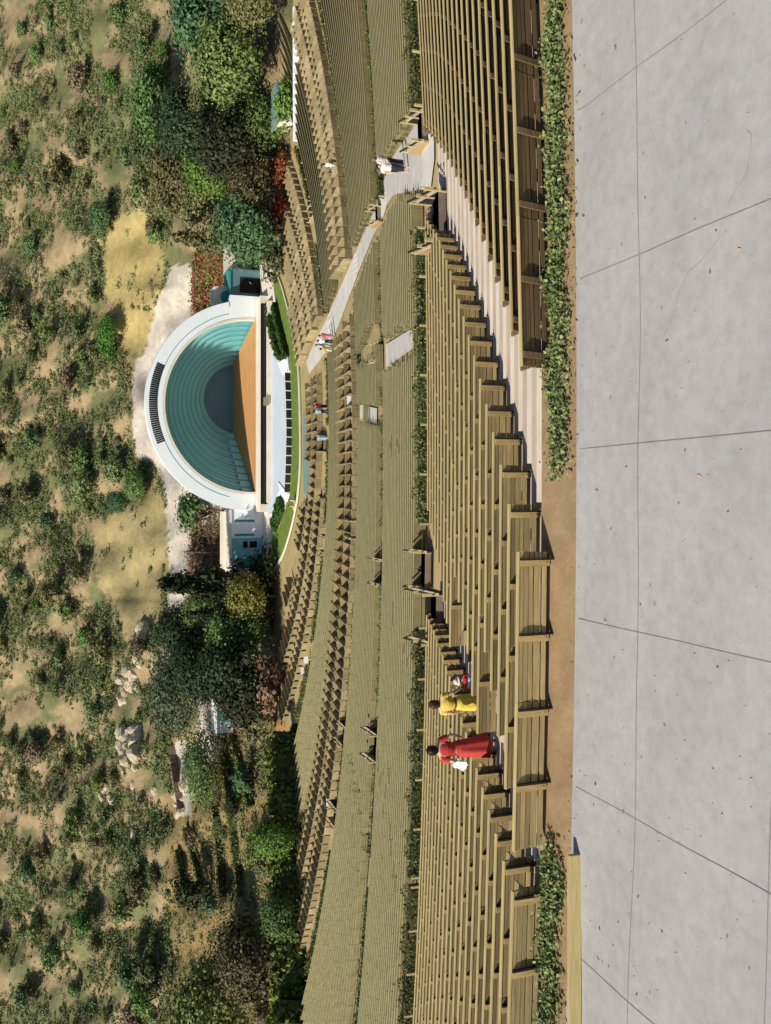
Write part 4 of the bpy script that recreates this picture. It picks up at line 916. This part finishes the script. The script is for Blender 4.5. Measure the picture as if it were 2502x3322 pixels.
def person(p, rz, h, label, pose=STAND, hair='dark', garments=(), fingers=True, hat=False, hairlong=0.0, tilt=0.0):
    e = tag(empty('person', p, rz), label, 'person'); J = pose
    keys = list(J); V = [Vector(J[k]) * h for k in keys]; ix = {k: i for i, k in enumerate(keys)}
    rad = [(RADII[k] if k in RADII else RADII[k[0]]) * h for k in keys]
    E_ = [('pel', 'ab'), ('ab', 'ch'), ('ch', 'uc'), ('uc', 'nk'), ('nk', 'hb'), ('hb', 'ht'), ('uc', 'sl'), ('sl', 'el'), ('el', 'wl'), ('wl', 'pl'), ('uc', 'sr'), ('sr', 'er'), ('er', 'wr'), ('wr', 'pr'), ('pel', 'hl'), ('hl', 'kl'), ('kl', 'al'), ('al', 'tl'), ('pel', 'hr'), ('hr', 'kr'), ('kr', 'ar'), ('ar', 'tr')]
    ed = [(ix[a], ix[b]) for a, b in E_]
    nose = len(V); V.append(V[ix['hb']] + Vector((0, .052, .022)) * h); rad.append(.010 * h); ed.append((ix['hb'], nose))
    if fingers:
        for sd in 'lr':
            w0, p0 = V[ix['w' + sd]], V[ix['p' + sd]]; d = (p0 - w0).normalized(); sp = Vector((0, 1, 0)) - d * d.y; sp.normalize()
            for k, (off, ln) in enumerate(((-.012, .040), (-.004, .048), (.004, .052), (.012, .046))):
                a = len(V); V += [p0 + sp * off * h + d * .012 * h, p0 + sp * off * h + d * (.012 + ln * .6) * h, p0 + sp * off * h + d * (.012 + ln) * h + Vector((0, .008, 0)) * h]; rad += [.0062 * h, .0055 * h, .0045 * h]
                ed += [(ix['p' + sd], a), (a, a + 1), (a + 1, a + 2)]
            a = len(V); V += [w0 + d * .012 * h + sp * .018 * h, w0 + d * .035 * h + sp * .028 * h]; rad += [.0075 * h, .006 * h]; ed += [(ix['w' + sd], a), (a, a + 1)]
    me = bpy.data.meshes.new('body'); me.from_pydata(V, ed, []); me.materials.append(SKIN)
    o = link('body', me, e); sk_ = o.modifiers.new('skin', 'SKIN'); sub = o.modifiers.new('sub', 'SUBSURF'); sub.levels = sub.render_levels = 1 if not fingers else 2
    for i, v in enumerate(me.skin_vertices[0].data): v.radius = (rad[i], rad[i]); v.use_root = (i == ix['pel'])
    # hair or hat
    hb, ht = V[ix['hb']], V[ix['ht']]; bm = bmesh.new(); bmesh.ops.create_icosphere(bm, subdivisions=3, radius=1); c = (hb + ht) / 2 + Vector((0, -.006, .012)) * h
    g = random.Random(int(h * 1000))
    for v in bm.verts:
        q = v.co.copy(); f = 1 + .16 * mn.noise(q * 3.2 + Vector((h, 0, 0))) + .08 * mn.noise(q * 8)
        cut = .35 if q.y > .35 and q.z < .35 else 0
        v.co = c + Vector((q.x * .062, (q.y - cut) * .066, q.z * (.066 + (hairlong if q.z < 0 and q.y < .4 else 0)))) * h * f
    m2 = bpy.data.meshes.new('hair'); bm.to_mesh(m2); bm.free(); m2.materials.append(HAIRM[hair]); m2.polygons.foreach_set('use_smooth', [True] * len(m2.polygons)); link('hair', m2, e)
    if hat:
        mb = MB(); pr_ = [(.105, .918), (.100, .925), (.062, .935), (.058, .975), (.035, .995), (.002, .998)]; hz = (ht.z / h) - .945
        rings = [[(r_ * h * math.cos(a) + c.x, r_ * h * math.sin(a) + c.y, (z + hz) * h) for a in np.linspace(0, 2 * math.pi, 21)] for r_, z in pr_]
        for A, B in zip(rings[:-1], rings[1:]): mb.strip(A, B)
        mb.build('hat', HAIRM['straw'], e, True)
    for gname, gm, rings in garments:
        mb = MB(); RR = []
        for (cx_, cy_, cz_, rx, ry, fold) in rings:
            RR.append([((cx_ + rx * (1 + fold * math.sin(7 * a + cz_ * 9)) * math.cos(a)) * h, (cy_ + ry * (1 + fold * math.cos(6 * a)) * math.sin(a)) * h, cz_ * h) for a in np.linspace(0, 2 * math.pi, 33)])
        for A, B in zip(RR[:-1], RR[1:]): mb.strip(A, B)
        mb.build(gname, gm, e, True)
    return e
def sleeves(J, m, f=.6, r=.042):
    out = []
    for s_ in 'lr':
        a, b_ = Vector(J['s' + s_]), Vector(J['e' + s_]); n = []
        for q in np.linspace(0, f, 4): p = a.lerp(b_, q); n.append((p.x, p.y, p.z + .015 * (1 - q), r * (1 - .12 * q), r * (1 - .12 * q), .02))
        out.append(('sleeve', m, [(n[0][0] * .75, n[0][1], n[0][2] + .018, .012, .02, 0)] + n))
    return out
def dress(hem=.22, flare=.125, waist=.073, fold=.05):
    return [(0, 0, .835, .032, .03, 0), (0, 0, .825, .075, .05, 0), (0, 0, .80, .118, .064, 0), (0, .004, .74, .108, .084, 0), (0, .006, .70, .100, .084, 0), (0, 0, .625, waist, .064, 0), (0, 0, .56, .098, .085, .02), (0, 0, .47, .108, .095, fold), (0, 0, .36, .116, .104, fold), (0, 0, hem, flare, .112, fold), (0, 0, hem - .002, flare * .9, .10, fold)]
def shirt(): return [(0, 0, .84, .034, .032, 0), (0, 0, .825, .078, .05, 0), (0, 0, .80, .120, .066, 0), (0, .004, .73, .110, .086, .01), (0, 0, .62, .094, .076, .02), (0, 0, .52, .100, .086, .03), (0, 0, .515, .09, .08, .03)]
def skirt(hem=.25, flare=.10): return [(0, 0, .60, .084, .07, 0), (0, 0, .53, .102, .09, .01), (0, 0, .42, .105, .096, .03), (0, 0, hem, flare, flare * .9, .03), (0, 0, hem - .002, flare * .9, flare * .8, .03)]
def trousers(m, J=STAND):
    out = [('trousers', m, [(0, 0, .60, .088, .072, 0), (0, 0, .53, .100, .088, .01), (0, 0, .475, .09, .08, 0)])]
    for s_ in (-1, 1): out.append(('trouser_leg', m, [(s_ * .045, 0, .53, .058, .07, 0), (s_ * .05, .005, .40, .054, .062, .02), (s_ * .054, .01, .27, .044, .048, .02), (s_ * .055, 0, .05, .040, .044, .02)]))
    return out
RED, YEL, WHT, NAVY, LBL, PNK, TEA = cloth('red_cloth', (.56, .065, .055)), cloth('yellow_cloth', (.80, .60, .10)), cloth('white_cloth', (.80, .79, .76)), cloth('dark_cloth', (.03, .035, .045)), cloth('light_blue_cloth', (.38, .55, .70)), cloth('pink_cloth', (.72, .25, .28)), cloth('pale_green_cloth', (.50, .62, .56))
BELT = cloth('brown_belt', (.12, .05, .03))
# woman in red
J = dict(STAND, el=(-.150, -.03, .655), wl=(-.150, .075, .575), pl=(-.150, .115, .565), er=(.165, -.04, .65), wr=(.150, .03, .53), pr=(.135, .06, .495))
t = 17.0; X = X_at(2415, t); pR = S(t, X); pR.z = rowz[6] + .12
person(pR, R(14), 1.74, 'woman in a long red dress holding white papers, seen from behind', J, 'dark', [('dress', RED, dress(.16, .150, .078, .10))] + sleeves(J, RED, .55, .048), True, False, .03)
e = tag(empty('papers', pR + Vector((-.36, -.02, .95)), R(14)), 'white papers in the left hand of the woman in red', 'papers')
for k, (rx, rz_) in enumerate(((.3, .2), (-.2, .7))):
    mb = MB(); mb.box(-.10, .10, -.006, .006, -.14, .14, Matrix.Rotation(-.8 + .3 * k, 4, 'Z') @ Matrix.Rotation(-.4, 4, 'X') @ Matrix.Rotation(.6 * k - .2, 4, 'Y')); mb.build('sheet', WHT, e)
# woman in yellow
J = dict(STAND, er=(.155, .0, .64), wr=(.185, .05, .51), pr=(.20, .07, .47))
t = 17.78; X = X_at(2272, t); pY = S(t, X); pY.z = rowz[7] + .06
person(pY, R(-6), 1.66, 'woman in a yellow dress with brown belt and shoulder-length hair', J, 'brown', [('dress', YEL, dress(.27, .128, .073, .06)), ('belt', BELT, [(0, 0, .638, .079, .070, 0), (0, 0, .612, .080, .071, 0)])] + sleeves(J, YEL, .45, .046), True, False, .045)
# child
J = dict(STAND, ht=(0, .012, .95), hb=(0, .012, .87))
t = 17.7; X = X_at(2203, t); pC = S(t, X); pC.z = rowz[7]
sc = [cloth('stripe_red', (.52, .04, .05)), NAVY, cloth('stripe_white', (.8, .8, .78)), cloth('stripe_blue', (.15, .42, .60)), cloth('stripe_orange', (.70, .20, .07))]
person(pC, R(-4), 1.14, 'small child in a white sun hat and striped shirt', J, 'brown', [('stripe', sc[k], [(0, 0, .835, .05, .04, 0)] * (k == 0) + [(0, 0, z0, .132, .085, 0), (0, 0, z1, .130, .09, 0)]) for k, (z0, z1) in enumerate(((.81, .775), (.775, .745), (.745, .70), (.70, .655), (.655, .60)))] + [('shorts', NAVY, [(0, 0, .50, .127, .10, 0), (0, 0, .36, .13, .10, 0)])] + sleeves(J, sc[0], .5, .05), True, True)
# couple on the white walkway
g = ground(1333, 552) + Vector((0, 0, .1))
J = dict(STAND, el=(-.16, .0, .66), wl=(-.10, .12, .63), pl=(-.06, .15, .64), er=(.15, .0, .64), wr=(.13, .06, .52), pr=(.125, .08, .48))
person(g, R(165), 1.68, 'dark-haired woman in white blouse and dark skirt on the white walkway', J, 'dark', [('blouse', WHT, shirt()), ('skirt', NAVY, skirt(.16, .075))] + sleeves(J, WHT, .5, .046), True, False, .03)
g = ground(1320, 530) + Vector((0, 0, .1))
person(g, R(20), 1.74, 'man in white shirt and dark trousers behind the woman on the walkway', STAND, 'grey', [('shirt', WHT, shirt())] + trousers(NAVY) + sleeves(STAND, WHT, .6, .046))
# distant visitors
def far_person(px, py, rz, label, top, bottom, pose=STAND, hair='dark', h=1.68, hat=False, hill_=False):
    g = ground(px, py) + Vector((0, 0, .08))
    gm = ([('shirt', top, shirt())] + sleeves(STAND, top, .6, .048) + (trousers(bottom) if bottom is not top else [('skirt', bottom, skirt(.25, .11))])) if pose is STAND else [('shirt', top, [(x, y, z - .465, a, b_, c) for x, y, z, a, b_, c in shirt()])]
    person(g, R(rz), h, label, pose, hair, gm, False, hat)
far_person(1092, 1092, 20, 'visitor in pink on the diagonal walkway by the lower boxes', PNK, PNK)
far_person(1086, 1108, -30, 'visitor in white shirt on the diagonal walkway', WHT, NAVY)
far_person(1080, 1122, 60, 'visitor in light blue at the lower end of the walkway', LBL, LBL)
far_person(1096, 1135, 10, 'visitor in yellow beside the walkway hedge', YEL, WHT)
far_person(1072, 1335, 0, 'visitor in light blue among the boxes under the stage', LBL, NAVY)
far_person(1070, 1318, 30, 'visitor in red among the boxes under the stage', RED, NAVY)
far_person(1078, 1421, 0, 'visitor in pale blue by the stair entrance under the stage', LBL, LBL)
far_person(1110, 540, 100, 'visitor in white near the upper right boxes', WHT, TEA)
far_person(962, 1622, 80, 'visitor in light blue sitting on the lawn', LBL, LBL, SIT, 'brown')
far_person(961, 1640, 60, 'visitor in yellow sitting on the lawn', YEL, YEL, SIT, 'dark')

# stepped white wall and the blue-grey hut at the right end of the lower tiers
sw_ = tag(empty('stepped_wall', ground(975, 380)), 'white stepped wall at the right end of the lower benches', 'wall')
for k in range(16):
    py = 40 + 27 * k; g = ground(float(np.interp(py, [40, 300, 455], [974, 974, 974])), py) - sw_.location
    mb = MB(); mb.box(g.x - .46, g.x + .46, g.y - .15, g.y + .15, g.z - .1, g.z + .75 - .0 * k); mb.build('block', M['white'], sw_)
g = ground(962, 335); hu = tag(empty('hut', g + Vector((0, 1.2, 0))), 'blue-grey flat-roofed hut behind the white stepped wall', 'hut')
mb = MB(); mb.box(-1.6, 2.6, 0, 2.6, 0, 1.7); mb.build('wall', M['cream'], hu); mb = MB(); mb.box(-1.8, 2.8, -.2, 2.8, 1.7, 1.85); mb.build('roof', M['teal_floor'], hu)
